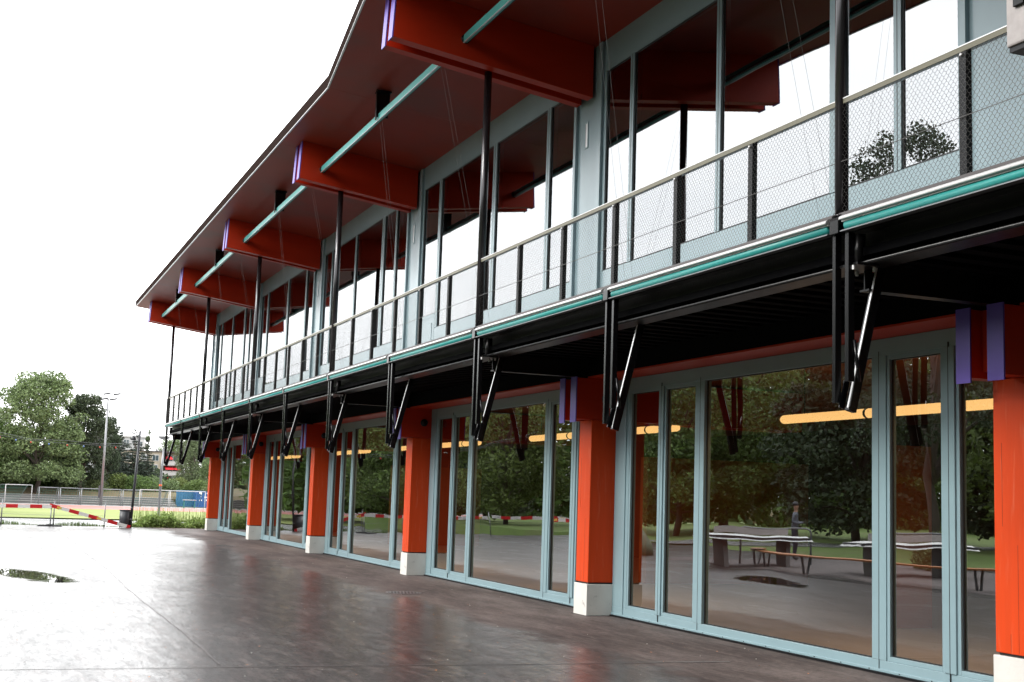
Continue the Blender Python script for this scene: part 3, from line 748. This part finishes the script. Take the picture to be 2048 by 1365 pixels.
tree('dark', 14.6, 173, .5, 9.4, 'narrow dark tree directly behind the floodlight mast', .6, group=TG)
tree('dark', 8.6, 176, .5, 8.5, 'low dark tree behind the gap of the two big trees', .9, group=TG)
for i, (x, y, h) in enumerate(((-9, 160, 12), (-15, 150, 12.5), (-21, 142, 12), (-28, 150, 13), (-13, 128, 10), (-19, 120, 10))):
    tree(('mid', 'broadlight', 'dark')[i % 3], x, y, .1, h, 'big tree left of the picture, mirrored in the farthest glass bays', 1.2, group='trees left of the picture')
tree('mid', .4, 167, .3, 8.6, 'green tree just inside the left edge, in front of the lighter ones', 1.1, group=TG)
tree('mid', 6.8, 174, .4, 7.5, 'middle green tree filling the gap right of the tallest tree', 1.2, group=TG)
tree('dark', 3.4, 178, .5, 8.0, 'shady dark tree behind the tall light green tree', 1.2, group=TG)
tree('fir', 16.2, 178, .8, 8.6, 'dark fir right of the floodlight mast', 1.0, group=TG)
tree('fir', 18.6, 180, .8, 8.4, 'taller dark fir left of the dark lamp post', 1.15, group=TG)
tree('fir', 20.6, 183, 1.0, 6.8, 'dark fir behind the dark post beside the beige flats', 1.0, group=TG)
tree('fir', 17.4, 186, 1.0, 7.6, 'fir between two taller firs behind the pitch', 1.0, group=TG)
tree('poplar', 33.8, 300, 2.5, 11.3, 'slim pale poplar beside the grey apartment block', .8, group=TG)
tree('fir', 35.9, 300, 4.0, 7.0, 'small far fir above the roof of the beige flats', .8, group=TG)
tree('broadlight', 38.4, 290, 3.2, 8.2, 'round green tree behind the roof of the beige flats', 1.1, group=TG)
tree('birch', 27.2, 185, .8, 8.8, 'tall pale birch nearest the pavilion corner', 1.0, group=TG)
tree('birch', 29.6, 190, .8, 9.4, 'pale birch partly hidden by the first red pillar', 1.1, group=TG)
tree('birch', 26.6, 188, .8, 7.3, 'shorter pale birch in front of the red sunblinds', .9, group=TG)
tree('mid', 31.5, 196, .8, 10, 'green tree behind the far red pillar', .9, group=TG)
tree('broadlight', 28.5, 176, .6, 5.4, 'bright leafy tree low beside the first red pillar', .8, group=TG)
HG = 'bushes along the foot of the bank'
for i, (x, y, h, kd, lab) in enumerate([(10.4, 170, 2.3, 'lbush', 'bright bush under the dark tree'), (12.9, 169, 2.1, 'lbush', 'bright bush left of the floodlight mast'),
        (15.6, 172, 2.9, 'bush', 'green bush just right of the floodlight mast'), (18.3, 171, 2.8, 'bush', 'green bush behind the dark lamp post'),
        (20.9, 172, 2.7, 'lbush', 'green bush below the left windows of the beige flats'), (23.3, 175, 2.6, 'bush', 'bush left of the blue containers'),
        (25.9, 172, 2.4, 'bush', 'bush above the blue containers'), (27.9, 171, 2.2, 'lbush', 'bush hanging over the right blue container'),
        (5.2, 178, 2.4, 'bush', 'low bush behind the trunk of the tallest tree'), (1.2, 176, 2.2, 'bush', 'low bush behind the left goal'), (8.0, 174, 2.2, 'bush', 'low bush between the two big trunks'), (-2.4, 176, 2.4, 'bush', 'low bush outside the left edge')]):
    tree(kd, x, y, .55, h, lab, 1.15, 'bush', HG)
# far wooded backdrop
pts_ = np.stack([rng.uniform(-60, 110, 26000), rng.uniform(200, 216, 26000), rng.uniform(0, 1, 26000)], 1)
pts_[:, 2] = 1.0+pts_[:, 2]*(2.4+1.2*np.sin(pts_[:, 0]*.35)+.8*np.sin(pts_[:, 0]*.9))
o = bpy.data.objects.new('distant_wood', leaf_mesh('distant_wood', leaves(pts_, .75), LEAF['dark'])); COL.objects.link(o)
tag(o, 'low dark band of distant woodland behind the trees', 'woodland', kind='stuff')

# trees across the plaza, outside the frame, mirrored in the glass
PG = 'park trees mirrored in the glass fronts'
spots = [(-24, 22, 10.5, 'mid'), (-26, 31, 11, 'mid'), (-22, 38, 10, 'mid'), (-28, 41, 12, 'mid'), (-19, 47, 10, 'dark'), (-26, 54, 12, 'mid'), (-15.5, 57, 8.4, 'mid'), (-20, 62, 9.5, 'mid'),
         (-11.5, 70, 8.2, 'mid'), (-13.5, 78, 8.5, 'dark'), (-9.5, 86, 8.4, 'mid'), (-24, 25, 11, 'mid'), (-27, 44, 12, 'dark'), (-14, 98, 10, 'mid'), (-24, 66, 12, 'mid'), (-30, 16, 12, 'dark'), (-18, 14, 10, 'mid')]
for i, (x, y, h, kd) in enumerate(spots):
    tree(kd, x, y, .03 if y < 88 else FZ, h, 'park tree outside the frame, seen only mirrored in the ground floor glass', 1.15, group=PG)
tree('fine', -12.6, 34.5, .03, 14.2, 'tallest park tree, its top mirrored in the nearest upper window', .85, group=PG)

# hall and trees added unseen behind the camera to block light from the south
t = tag(empty('light_blocking_hall', (-6, -16, 0)), 'unseen tall dark hall added behind the camera to block light', 'building')
MB().box(-34, 34, -14, 0, 0, 13).build('wall', m_int_dark, t); MB().box(-35, 35, -15, 1.2, 13, 13.4).build('roof', m_fascia, t)
for i in range(9):
    w_ = MB().box(-31+i*7.4, -27+i*7.4, .01, .06, 4.5, 8).build('window', m_frame2, t); MB().box(-30.8+i*7.4, -27.2+i*7.4, .061, .07, 4.7, 7.8).build('pane', m_dwin, w_)
for x, y, h in ((-16, -8, 15), (-9, -10, 16), (-3, -11, 15), (3, -11, 16), (-24, -4, 15), (-26, 6, 14)):
    tree('dark', x, y, .03, h, 'unseen tall tree added behind the camera to block light', 1.3, group='light-blocking trees added behind the camera')

# wooded park edge farther out on the street side
nn = 120000; th = rng.uniform(math.radians(-75), math.radians(-4.5), nn); R_w = rng.uniform(104, 118, nn)
zz = rng.random(nn)*(5.2-th*14+1.3*np.sin(th*31)+.9*np.sin(th*83+1)+.6*np.sin(th*190))
pts_ = np.stack([16+R_w*np.sin(th), R_w*np.cos(th), zz], 1)
keep = pts_[:, 0] < pts_[:, 1]*.0119-6
o = bpy.data.objects.new('park_woodland', leaf_mesh('park_woodland', leaves(pts_[keep], .55), LEAF['mid'])); COL.objects.link(o)
tag(o, 'dense park woodland outside the frame, mirrored in the glass fronts', 'woodland', kind='stuff')

# weeds at the end of the plaza
n = 2600; bx = np.concatenate([rng.uniform(5.5, 8.9, n), rng.uniform(9, 20, n//2)]); nn = len(bx); by = rng.uniform(51.75, 53.2, nn)
hh = (.30+.16*np.sin(bx*3.1)+.1*np.sin(bx*7.3+1)+.25*(rng.random(nn) < .07)*rng.random(nn))
pts_ = np.stack([bx, by, rng.random(nn)**.7*hh*1.05-.05], 1); pts_ = np.repeat(pts_, 5, 0); pts_ += rng.normal(size=pts_.shape)*.05
wb = bpy.data.objects.new('weed_bed', leaf_mesh('weed_bed', leaves(pts_, .085), LEAF['weed'])); COL.objects.link(wb)
tag(wb, 'bright green weeds growing along the end of the plaza by the lamp', 'weeds', kind='stuff')
b = MB()
for i in range(420):
    x = random.uniform(5.5, 8.9); y = random.uniform(51.8, 53); h = random.uniform(.35, .85); dx = random.uniform(-.12, .12)
    b.add([(x-.006, y, -.1), (x+.006, y, -.1), (x+dx+.003, y+.03, h), (x+dx-.002, y+.03, h)], [(0, 1, 2, 3)])
tag(b.build('tall_grass', LEAF['weed']), 'thin tall grass stalks standing up out of the weeds', 'grass', kind='stuff')
b = MB()
for i in range(1500):
    x = random.uniform(-2, 5.6); y = random.uniform(51.55, 52.1); h = random.uniform(.02, .10)*(1+math.sin(x*2.3)*.7); dx = random.uniform(-.03, .03)
    b.add([(x-.01, y, -.1), (x+.01, y, -.1), (x+dx+.004, y, h), (x+dx-.004, y, h)], [(0, 1, 2, 3)])
tag(b.build('verge_grass', LEAF['mid']), 'sparse short grass growing along the far kerb of the plaza', 'grass', kind='stuff')

# ================================================================== SPORTS GROUND
def goal(x0, y, wd, h, dep, ang, label, name='football_goal', gm=m_goal, r=.045, group='goals parked beside the track'):
    t = empty(name, (x0, y, FZ+.02)); t.rotation_euler.z = ang; tag(t, label, 'goal', group)
    MB().tube([(0, 0, 0), (0, 0, h)], r, 8).build('post', gm, t); MB().tube([(wd, 0, 0), (wd, 0, h)], r, 8).build('post', gm, t)
    MB().tube([(0, 0, h), (wd, 0, h)], r, 8).build('crossbar', gm, t)
    for xx in (0, wd):
        MB().tube([(xx, .1, h), (xx, .1+dep*.3, h), (xx, dep, .04), (xx, 0, .04)], r*.55, 6).build('side_frame', m_steelgrey, t)
    MB().tube([(0, dep, .04), (wd, dep, .04)], r*.55, 6).build('base_bar', m_steelgrey, t)
    b = MB(); nn_ = int(wd/.28)
    for i in range(nn_+1):
        xx = wd*i/nn_; b.bar((xx, dep*.3, h-.04), (xx, dep, .06), .012, .012)
    for j in range(7):
        f = j/6; b.bar((0, dep*.3+dep*.7*f, h-.04-(h-.1)*f), (wd, dep*.3+dep*.7*f, h-.04-(h-.1)*f), .012, .012)
    tag(b.build('net', m_net, t), kind='stuff')
    return t
goal(2.35, 153, 4.6, 2.05, 1.9, .9, 'white football goal at the left edge with its side to the camera')
for i in range(5):
    goal(5.9+i*2.27, 154.3, 2.2, 1.86, 1.2, .28, ['small goal next to the big left goal', 'small goal second from the left in the row', 'middle small goal before the floodlight mast', 'small goal right of the floodlight mast', 'small goal behind the dark lamp post'][i], 'small_goal', m_steelgrey, .05)
goal(16.7, 153, 3.8, 1.95, 1.9, .35, 'white goal just left of the park lamp')
goal(20.2, 155, 4.6, 1.92, 1.9, .3, 'white goal in front of the blue containers')
t = tag(empty('field_table', (22.1, 151.6, FZ+.02)), 'small light table standing in front of the blue containers', 'table')
MB().box(-.75, .75, -.3, .3, .92, .98).build('top', m_goal, t)
for sx in (-.6, .6):
    for sy in (-.22, .22): MB().tube([(sx, sy, 0), (sx, sy, .92)], .03, 6).build('leg', m_net, t)
# floodlight mast
t = tag(empty('floodlight_mast', (12.45, 152.5, FZ+.1)), 'tall grey steel floodlight mast with four lamps beside the running track', 'floodlight')
MB().tube([(0, 0, 0), (0, 0, 12.0)], [.17, .085], 10).build('mast', m_steelgrey, t)
MB().box(-.35, -.17, -.1, .1, .8, 2.2).build('switch_box', m_bin, t)
for i, (dx, dz) in enumerate([(-.45, .15), (.55, .15), (-.2, .75), (.9, .75)]):
    MB().bar((0, 0, 11.9+dz*.3), (dx*.8, 0, 11.75+dz), .05, .05).build('bracket', m_steelgrey, t)
    MB().bar((dx-.28, -.1, 11.75+dz), (dx+.34, .1, 11.9+dz), .6, .2).build('floodlight', m_bin, t)
# blue containers
def container(x, y, z, lx, ly, h, rot, m, label, marks=False):
    t = empty('shipping_container', (x, y, z)); t.rotation_euler.z = rot; tag(t, label, 'container', 'blue shipping containers')
    b = MB(); n_ = int(lx/.28); pf = []
    for i in range(n_):
        a = i*lx/n_; s_ = lx/n_; pf += [(a, 0), (a+s_*.35, 0), (a+s_*.5, .05), (a+s_*.85, .05)]
    pf.append((lx, 0)); pf += [(lx, ly), (0, ly)]
    b.prism(pf, 'z', 0, h); b.build('body', m, t)
    b = MB()
    for (p, q, r_, s_) in ((-.03, lx+.03, 0, .14), (-.03, lx+.03, h-.1, h+.03)): b.box(p, q, -.04, 0.0, r_, s_)
    b.box(-.03, .1, -.042, 0, .14, h-.1); b.box(lx-.1, lx+.03, -.042, 0, .14, h-.1); b.build('corner_frame', m, t)
    if marks:
        for i, (mx, mz, mw) in enumerate([(.35, 1.65, .30), (.55, 1.5, .07), (.55, 1.2, .07), (.4, .75, .08), (.62, .78, .10), (1.25, 1.62, .25), (1.0, 1.15, .16), (1.22, 1.15, .12), (1.45, 1.15, .16), (1.65, 1.13, .08), (1.2, .8, .1), (1.5, .8, .2)]):
            MB().box(mx, mx+mw, -.055, -.045, mz, mz+.16).build('stencil_mark', m_white, t)
container(22.1, 162.6, -.80, 3.4, 2.4, 1.95, -.12, m_blue1, 'light blue corrugated container beside the goal')
container(24.0, 159.5, -.80, 2.6, 2.4, 1.9, 0, m_blue2, 'royal blue container with white stencilled marks next to the red pillar', True)

# apartment blocks
def flats():
    t = tag(empty('apartment_building', (24.0, 230, 0)), 'beige block of flats with white windows and red sunblinds', 'building')
    MB().box(-5, 4.3, 0, 12, 1, 7.45).build('wall', m_apt, t)
    MB().box(-5.2, 8.4, -.25, 12, 7.45, 7.62).build('roof_slab', m_capdark, t)
    MB().box(4.3, 8.2, 1.4, 12, 1, 7.45).build('loggia_wall', m_apt, t)
    MB().box(8.0, 8.3, -.2, 1.4, 1, 7.45).build('side_wall', m_apt2, t)
    for (x0, x1, z0, z1, sh) in ((.9, 2.0, 5.95, 6.85, 1), (2.8, 3.8, 5.95, 6.85, 0), (.8, 1.9, 4.25, 5.15, 0), (2.7, 3.7, 4.25, 5.15, 0), (-1.6, -.6, 5.95, 6.85, 0), (-1.6, -.6, 4.25, 5.15, 1), (.8, 1.9, 2.5, 3.4, 0), (2.7, 3.7, 2.5, 3.4, 0)):
        w_ = MB().box(x0-.08, x1+.08, -.08, -.01, z0-.08, z1+.12).build('window', m_goal, t)
        if sh: MB().box(x0, x1, -.12, -.082, z0, z1).build('shutter', m_shut, w_)
        else:
            MB().box(x0, (x0+x1)/2-.03, -.10, -.082, z0, z1).build('pane', m_dwin, w_); MB().box((x0+x1)/2+.03, x1, -.10, -.082, z0, z1).build('pane', m_dwin, w_)
    for z in (5.25, 3.5, 1.8):
        b = MB(); b.box(4.3, 8.4, -.6, 1.4, z-.1, z); b.box(4.3, 8.5, -.68, -.58, z, z+.72); b.build('balcony', m_parapet, t)
        w_ = MB().box(5.6, 7.3, 1.32, 1.39, z+.05, z+1.75).build('window', m_goal, t)
        MB().box(5.7, 6.35, 1.28, 1.318, z+.1, z+1.68).build('pane', m_dwin, w_); MB().box(6.55, 7.2, 1.28, 1.318, z+.1, z+1.68).build('pane', m_dwin, w_)
    for (x0, x1, z) in ((4.7, 6.0, 6.95), (4.9, 6.3, 5.2), (6.4, 7.5, 5.2), (4.8, 6, 3.45)):
        b = MB(); b.add([(x0, 1.3, z), (x1, 1.3, z), (x1+.1, -1.0, z-.6), (x0+.1, -1.0, z-.6)], [(0, 1, 2, 3)]); b.box(x0+.1, x1+.1, -1.05, -1.0, z-.75, z-.58); b.build('sunblind', m_awnred, t)
flats()
t = tag(empty('apartment_building', (22, 290, 0)), 'pale grey taller block of flats far behind the firs', 'building')
MB().box(-4, 9.9, 0, 14, 2, 11.9).build('wall', m_apt2, t); MB().box(-4.2, 10.1, -.3, 14, 11.9, 12.2).build('roof_slab', m_parapet, t)
MB().box(.5, 2.8, 2, 8, 12.2, 13.8).build('roof_plant', m_bin, t)
for zz in (5, 7.6, 10.0):
    for xx in (-2.5, 0, 2.6, 5.4, 8.1):
        w_ = MB().box(xx, xx+1.3, -.1, -.01, zz, zz+1.4).build('window', m_goal, t); MB().box(xx+.1, xx+.6, -.13, -.102, zz+.1, zz+1.3).build('pane', m_dwin, w_); MB().box(xx+.7, xx+1.2, -.13, -.102, zz+.1, zz+1.3).build('pane', m_dwin, w_)
t = tag(empty('roof_dormer', (31.5, 289, 0)), 'white gabled dormer front at the right end of the grey flats', 'dormer')
t.location = (30.1, 289.2, 9.6)
MB().prism([(-.1, 0), (1.9, 0), (1.9, 1.3), (.9, 2.2), (-.1, 1.3)], 'y', 0, .7).build('gable', m_goal, t); MB().box(.6, 1.25, -.05, -.01, .4, 1.4).build('window', m_dwin, t)

# ================================================================== PLAZA EDGE
def plank(a, c, seg, startred, label):
    a, c = Vector(a), Vector(c); Ln = (c-a).length; d = (c-a)/Ln
    t = empty('barrier_plank', a); tag(t, label, 'barrier', 'red and white barrier planks')
    MB().bar((0, 0, 0), c-a, .024, .125).build('board', m_whitepl, t)
    s_ = 0; red = startred; i = 0
    while s_ < Ln-.02:
        e = min(s_+seg, Ln)
        if red: MB().bar(d*s_, d*e, .030, .131).build('red_band', m_redpl, t)
        s_ = e; red = not red
    for p in (.28,) if Ln < 2.6 else (.28, 1.75):
        MB().bar(d*(p)-Vector((0, .018, 0)), d*(p+.16)-Vector((0, .018, 0)), .004, .07).build('yellow_sticker', m_yellow, t)
plank((.0, 50.45, .695), (2.40, 50.45, .715), .415, True, 'level red and white barrier plank at the left edge')
plank((2.33, 50.52, .77), (5.25, 50.60, .03), .36, True, 'sloping red and white barrier plank with one end on the ground')
plank((-2.6, 49.6, .70), (-.05, 50.45, .70), .415, False, 'red and white barrier plank continuing outside the left edge')
plank((-6.0, 46.0, .80), (-2.7, 49.5, .80), .5, True, 'red and white barrier plank mirrored in the third glass bay')
plank((-1.5, 41.0, .85), (-5.0, 44.0, .85), .5, True, 'red and white barrier plank standing further left, mirrored in the second glass bay')
for x, y, h, lab in ((.715, 50.58, .97, 'thin steel barrier post at the left edge'), (2.51, 50.62, .93, 'thin steel post behind the joint of the two planks'), (2.40, 50.50, .66, 'shorter steel post carrying the joint of the two planks'),
                  (4.31, 50.66, .93, 'thin steel post standing behind the sloping plank'), (-2.65, 49.6, .95, 'thin steel post outside the left edge'), (-1.5, 41, 1.2, 'barrier post mirrored in the glass'), (-5, 44, 1.2, 'far barrier post mirrored in the glass')):
    t = tag(empty('barrier_post', (x, y, 0)), lab, 'post', 'thin steel barrier posts')
    MB().tube([(0, 0, 0), (0, 0, h)], .021, 8).build('rod', m_steelgrey, t); MB().tube([(0, 0, h), (0, 0, h+.02)], .028, 8).build('cap', m_steelgrey, t)
t = tag(empty('rubber_foot', (2.38, 50.5, 0)), 'dark rubber foot under the short barrier post', 'barrier foot')
MB().prism([(-.45, .0), (.45, .0), (.38, .05), (-.38, .05)], 'y', -.16, .16).build('slab', m_gasket, t, .01); MB().box(-.12, .12, -.1, .1, .05, .075).build('socket', m_gasket, t)
# wire strung between the thin posts
b = MB()
for z in (.22, .42): b.tube([(-2.65, 49.6, z), (.715, 50.58, z), (2.51, 50.62, z-.02), (4.31, 50.66, z)], .004, 5)
tag(b.build('strung_wire', m_steelgrey), 'thin wires strung between the steel posts', 'wire')
# litter bin
t = tag(empty('litter_bin', (5.05, 50.85, 0)), 'anthracite cylindrical litter bin beside the dark post', 'litter bin')
b = MB(); b.tube([(0, 0, .02), (0, 0, .64)], .19, 24); b.build('body', m_bin, t); MB().tube([(0, 0, .64), (0, 0, .67)], .205, 24).build('rim', m_bin, t)
MB().box(.17, .27, -.06, .06, .05, .6).build('mount', m_bin, t)
# leaning dark post with lamp and string lights
t = tag(empty('dark_post', (5.27, 50.8, 0)), 'dark steel post leaning slightly beside the litter bin', 'post')
MB().tube([(0, 0, 0), (.13, 0, 3.66)], [.055, .04], 10).build('shaft', m_bin, t)
MB().tube([(.12, 0, 3.40), (-.10, 0, 3.46)], .012, 6).build('bracket', m_bin, t); MB().tube([(-.10, 0, 3.48), (-.10, 0, 3.38), (-.10, 0, 3.30)], [.03, .09, .11], 12).build('lamp_shade', m_bin, t)
for z in (.3, .72): MB().tube([(.01, 0, z), (.012, 0, z+.04)], .062, 10).build('clamp', m_steelgrey, t)
cable = [(5.37, 50.8, 3.26), (4.6, 49.9, 3.02), (3.84, 49, 2.99), (2.655, 48, 2.98), (1.44, 48, 3.03), (.42, 48, 3.16), (-1.5, 48, 3.5), (-4, 48, 4.2)]
t = tag(empty('string_lights', (0, 0, 0)), 'string of small coloured bulbs hung in front of the trees', 'string lights')
MB().tube(cable, .010, 5).build('cable', m_bin, t)
MB().tube([(p[0], p[1], p[2]+.05+.05*(i % 2)) for i, p in enumerate(cable)], .006, 5).build('support_wire', m_steelgrey, t)
for i, (x, y, z) in enumerate([(4.45, 49.7, 2.99), (3.84, 49, 2.955), (3.24, 48.5, 2.95), (2.655, 48, 2.95), (2.04, 48, 2.965), (1.44, 48, 3.0), (.95, 48, 3.05), (.42, 48, 3.12)]):
    MB().tube([(x, y, z), (x, y, z-.03), (x, y, z-.07)], [.018, .032, .012], 8).build('bulb', m_bulbb if i in (2, 4, 6) else m_bulbr, t)
# park lamp
t = tag(empty('park_lamp', (7.42, 60, FZ)), 'slim park lamp with a flat round shade rising from the weeds', 'street lamp')
MB().tube([(0, 0, 0), (0, 0, 3.2), (.04, 0, 4.15)], [.06, .055, .045], 10).build('mast', m_steelgrey, t)
MB().tube([(.04, 0, 4.1), (-.17, 0, 4.58)], .012, 6).build('fork', m_steelgrey, t); MB().tube([(.04, 0, 4.1), (.22, 0, 4.58)], .012, 6).build('fork', m_steelgrey, t)
MB().tube([(.03, 0, 4.54), (.03, 0, 4.60), (.03, 0, 4.68), (.03, 0, 4.70)], [.10, .23, .27, .25], 20).build('shade', m_steelgrey, t)
MB().tube([(0, 0, 2.44), (0, 0, 2.52)], .065, 10).build('orange_band', m_tape, t)

# ================================================================== PARK FURNITURE (mirrored in the glass)
def table(x, y, rot, label):
    t = empty('covered_table', (x, y, 0)); t.rotation_euler.z = rot; tag(t, label, 'table', 'covered table tennis tables')
    b = MB(); b.box(-1.4, 1.4, -.76, .76, .74, .80); b.build('top', m_bin, t, .01)
    b = MB(); n1, n2 = 24, 10; vs = []; fs = []
    for i in range(n1+1):
        for j in range(n2+1):
            u, v = -1.45+2.9*i/n1, -.8+1.6*j/n2; vs.append((u, v, .815+.008*math.sin(u*7+v*3)+.008*math.sin(v*9)+(-.10 if i in (0, n1) or j in (0, n2) else 0)))
    for i in range(n1):
        for j in range(n2): a = i*(n2+1)+j; fs.append((a, a+n2+1, a+n2+2, a+1))
    b.add(vs, fs, True); b.build('white_cover', m_white, t)
    b = MB(); b.bar((-1.0, 0, .93), (1.0, 0, .93), .02, .16); b.build('net', m_hang, t)
    for sx in (-.85, .85): MB().box(sx-.06, sx+.06, -.5, .5, 0, .74).build('leg', m_step, t)
table(-4.2, 25.6, .3, 'nearer table tennis table under a white cover, mirrored in the big pane')
table(-2.6, 30.0, .3, 'farther table tennis table under a white cover, mirrored in the big pane')
def hoop(x, y, rot, label):
    t = empty('cycle_stand', (x, y, 0)); t.rotation_euler.z = rot; tag(t, label, 'cycle stand', 'bent steel tube hoops by the tables')
    MB().tube([(-1, 0, 0), (-1, 0, .85), (-.97, 0, .95), (-.88, 0, 1.0), (.88, 0, 1.0), (.97, 0, .95), (1, 0, .85), (1, 0, 0)], .025, 8).build('tube', m_steelgrey, t)
    for sx in (-1, 1): MB().tube([(sx, 0, .004), (sx, 0, .014)], .07, 12).build('foot', m_steelgrey, t)
hoop(-5.6, 27.2, .5, 'bent steel hoop behind the nearer covered table'); hoop(-4.0, 31, .5, 'bent steel hoop behind the farther covered table')
# curved bench
t = tag(empty('curved_bench', (-4.4, 25.0, 0)), 'long curved timber-topped bench on steel legs, mirrored in the big pane', 'bench')
arc = [(math.cos(a)*4.4*.6, math.sin(a)*6.5, .44) for a in np.linspace(-1.25, 1.25, 30)]
b = MB()
for i in range(len(arc)-1): b.bar(arc[i], arc[i+1], .34, .035)
b.build('seat', m_wood, t)
for i in range(2, 29, 5):
    x, y, z = arc[i]; b = MB(); b.bar((x-.05, y, 0), (x-.12, y, .42), .03, .06); b.bar((x+.05, y, 0), (x+.12, y, .42), .03, .06); b.build('leg', m_steelgrey, t)
tree('bush', -3.9, 20.5, .0, 1.3, 'low bush behind the curved bench, mirrored by the door', .7, 'bush', 'bushes in the park')
tree('lbush', -7.4, 28.5, .0, 1.2, 'low bush beside the covered tables', .7, 'bush', 'bushes in the park')
# cone on a covered heap
t = tag(empty('covered_heap', (-2.4, 36.5, 0)), 'olive tarpaulin heap carrying a traffic cone', 'tarpaulin')
MB().tube([(0, 0, 0), (0, 0, .3), (.03, .02, .6), (0, 0, .80), (0, 0, .83)], [.62, .55, .40, .26, .1], 11).build('tarpaulin', m_tarp, t)
MB().tube([(.45, -.3, .0), (.2, -.1, .6)], [.12, .05], 6).build('fold', m_tarp, t)
t = tag(empty('traffic_cone', (-2.4, 36.5, .83)), 'orange and white traffic cone on top of the olive tarpaulin heap', 'traffic cone')
MB().box(-.19, .19, -.19, .19, 0, .03).build('base', m_tape, t)
for i in range(5): MB().tube([(0, 0, .03+i*.13), (0, 0, .16+i*.13)], [.14-.023*i, .117-.023*i], 14).build('white_band' if i % 2 else 'orange_band', m_whitepl if i % 2 else m_tape, t)

# person with a phone
def person(x, y, rot, label):
    t = empty('person', (x, y, 0)); t.rotation_euler.z = rot; tag(t, label, 'person')
    J = [(0, 0, .95), (0, 0, 1.12), (0, 0, 1.32), (0, .0, 1.47), (0, .015, 1.54), (0, .02, 1.66), (0, .02, 1.76),
         (-.10, 0, .90), (-.11, .03, .50), (-.11, 0, .08), (-.11, .14, .04), (.10, 0, .90), (.11, .03, .50), (.12, -.03, .08), (.12, .11, .04),
         (-.19, 0, 1.42), (-.24, -.03, 1.15), (-.15, .2, 1.10), (-.10, .28, 1.13), (.19, 0, 1.42), (.24, -.03, 1.15), (.12, .22, 1.12), (.06, .29, 1.15)]
    Rr = [.15, .14, .16, .07, .055, .095, .07, .095, .065, .045, .04, .095, .065, .045, .04, .06, .045, .035, .03, .06, .045, .035, .03]
    E_ = [(0, 1), (1, 2), (2, 3), (3, 4), (4, 5), (5, 6), (0, 7), (7, 8), (8, 9), (9, 10), (0, 11), (11, 12), (12, 13), (13, 14), (2, 15), (15, 16), (16, 17), (17, 18), (2, 19), (19, 20), (20, 21), (21, 22)]
    me = bpy.data.meshes.new('body'); me.from_pydata(J, E_, []); o = bpy.data.objects.new('body', me); COL.objects.link(o); o.parent = t
    o.modifiers.new('skin', 'SKIN'); sv = me.skin_vertices[0].data
    for i, r in enumerate(Rr): sv[i].radius = (r, r*.8 if i < 3 else r); sv[i].use_root = (i == 0)
    s_ = o.modifiers.new('sub', 'SUBSURF'); s_.levels = 2; s_.render_levels = 2
    # clothing split by height in the material
    m = bpy.data.materials.new('skin_and_clothes'); m.use_nodes = True; tt = m.node_tree; K = tt.links.new
    tcn = N(tt, 'ShaderNodeTexCoord'); sp = N(tt, 'ShaderNodeSeparateXYZ'); K(tcn.outputs['Object'], sp.inputs[0])
    r_ = N(tt, 'ShaderNodeValToRGB'); r_.color_ramp.interpolation = 'CONSTANT'; mrr = N(tt, 'ShaderNodeMath', operation='DIVIDE'); mrr.inputs[1].default_value = 2; K(sp.outputs[2], mrr.inputs[0]); K(mrr.outputs[0], r_.inputs[0])
    el = r_.color_ramp.elements; el[0].position = 0; el[0].color = (.03, .03, .03, 1); el[1].position = .05; el[1].color = (.03, .035, .05, 1)
    e = el.new(.47); e.color = (.13, .15, .18, 1); e = el.new(.745); e.color = (.45, .25, .17, 1)
    K(r_.outputs[0], tt.nodes['Principled BSDF'].inputs['Base Color']); me.materials.append(m)
    MB().tube([(0, .0, 1.70), (0, .0, 1.77), (0, .01, 1.81)], [.098, .09, .03], 12).build('hair', m_bin, t)
    MB().box(-.04, .04, .29, .30, 1.12, 1.26).build('phone', m_gasket, t)
person(-6.4, 33.5, 2.4, 'person in a grey t-shirt holding a phone behind the covered tables, mirrored in the glass')
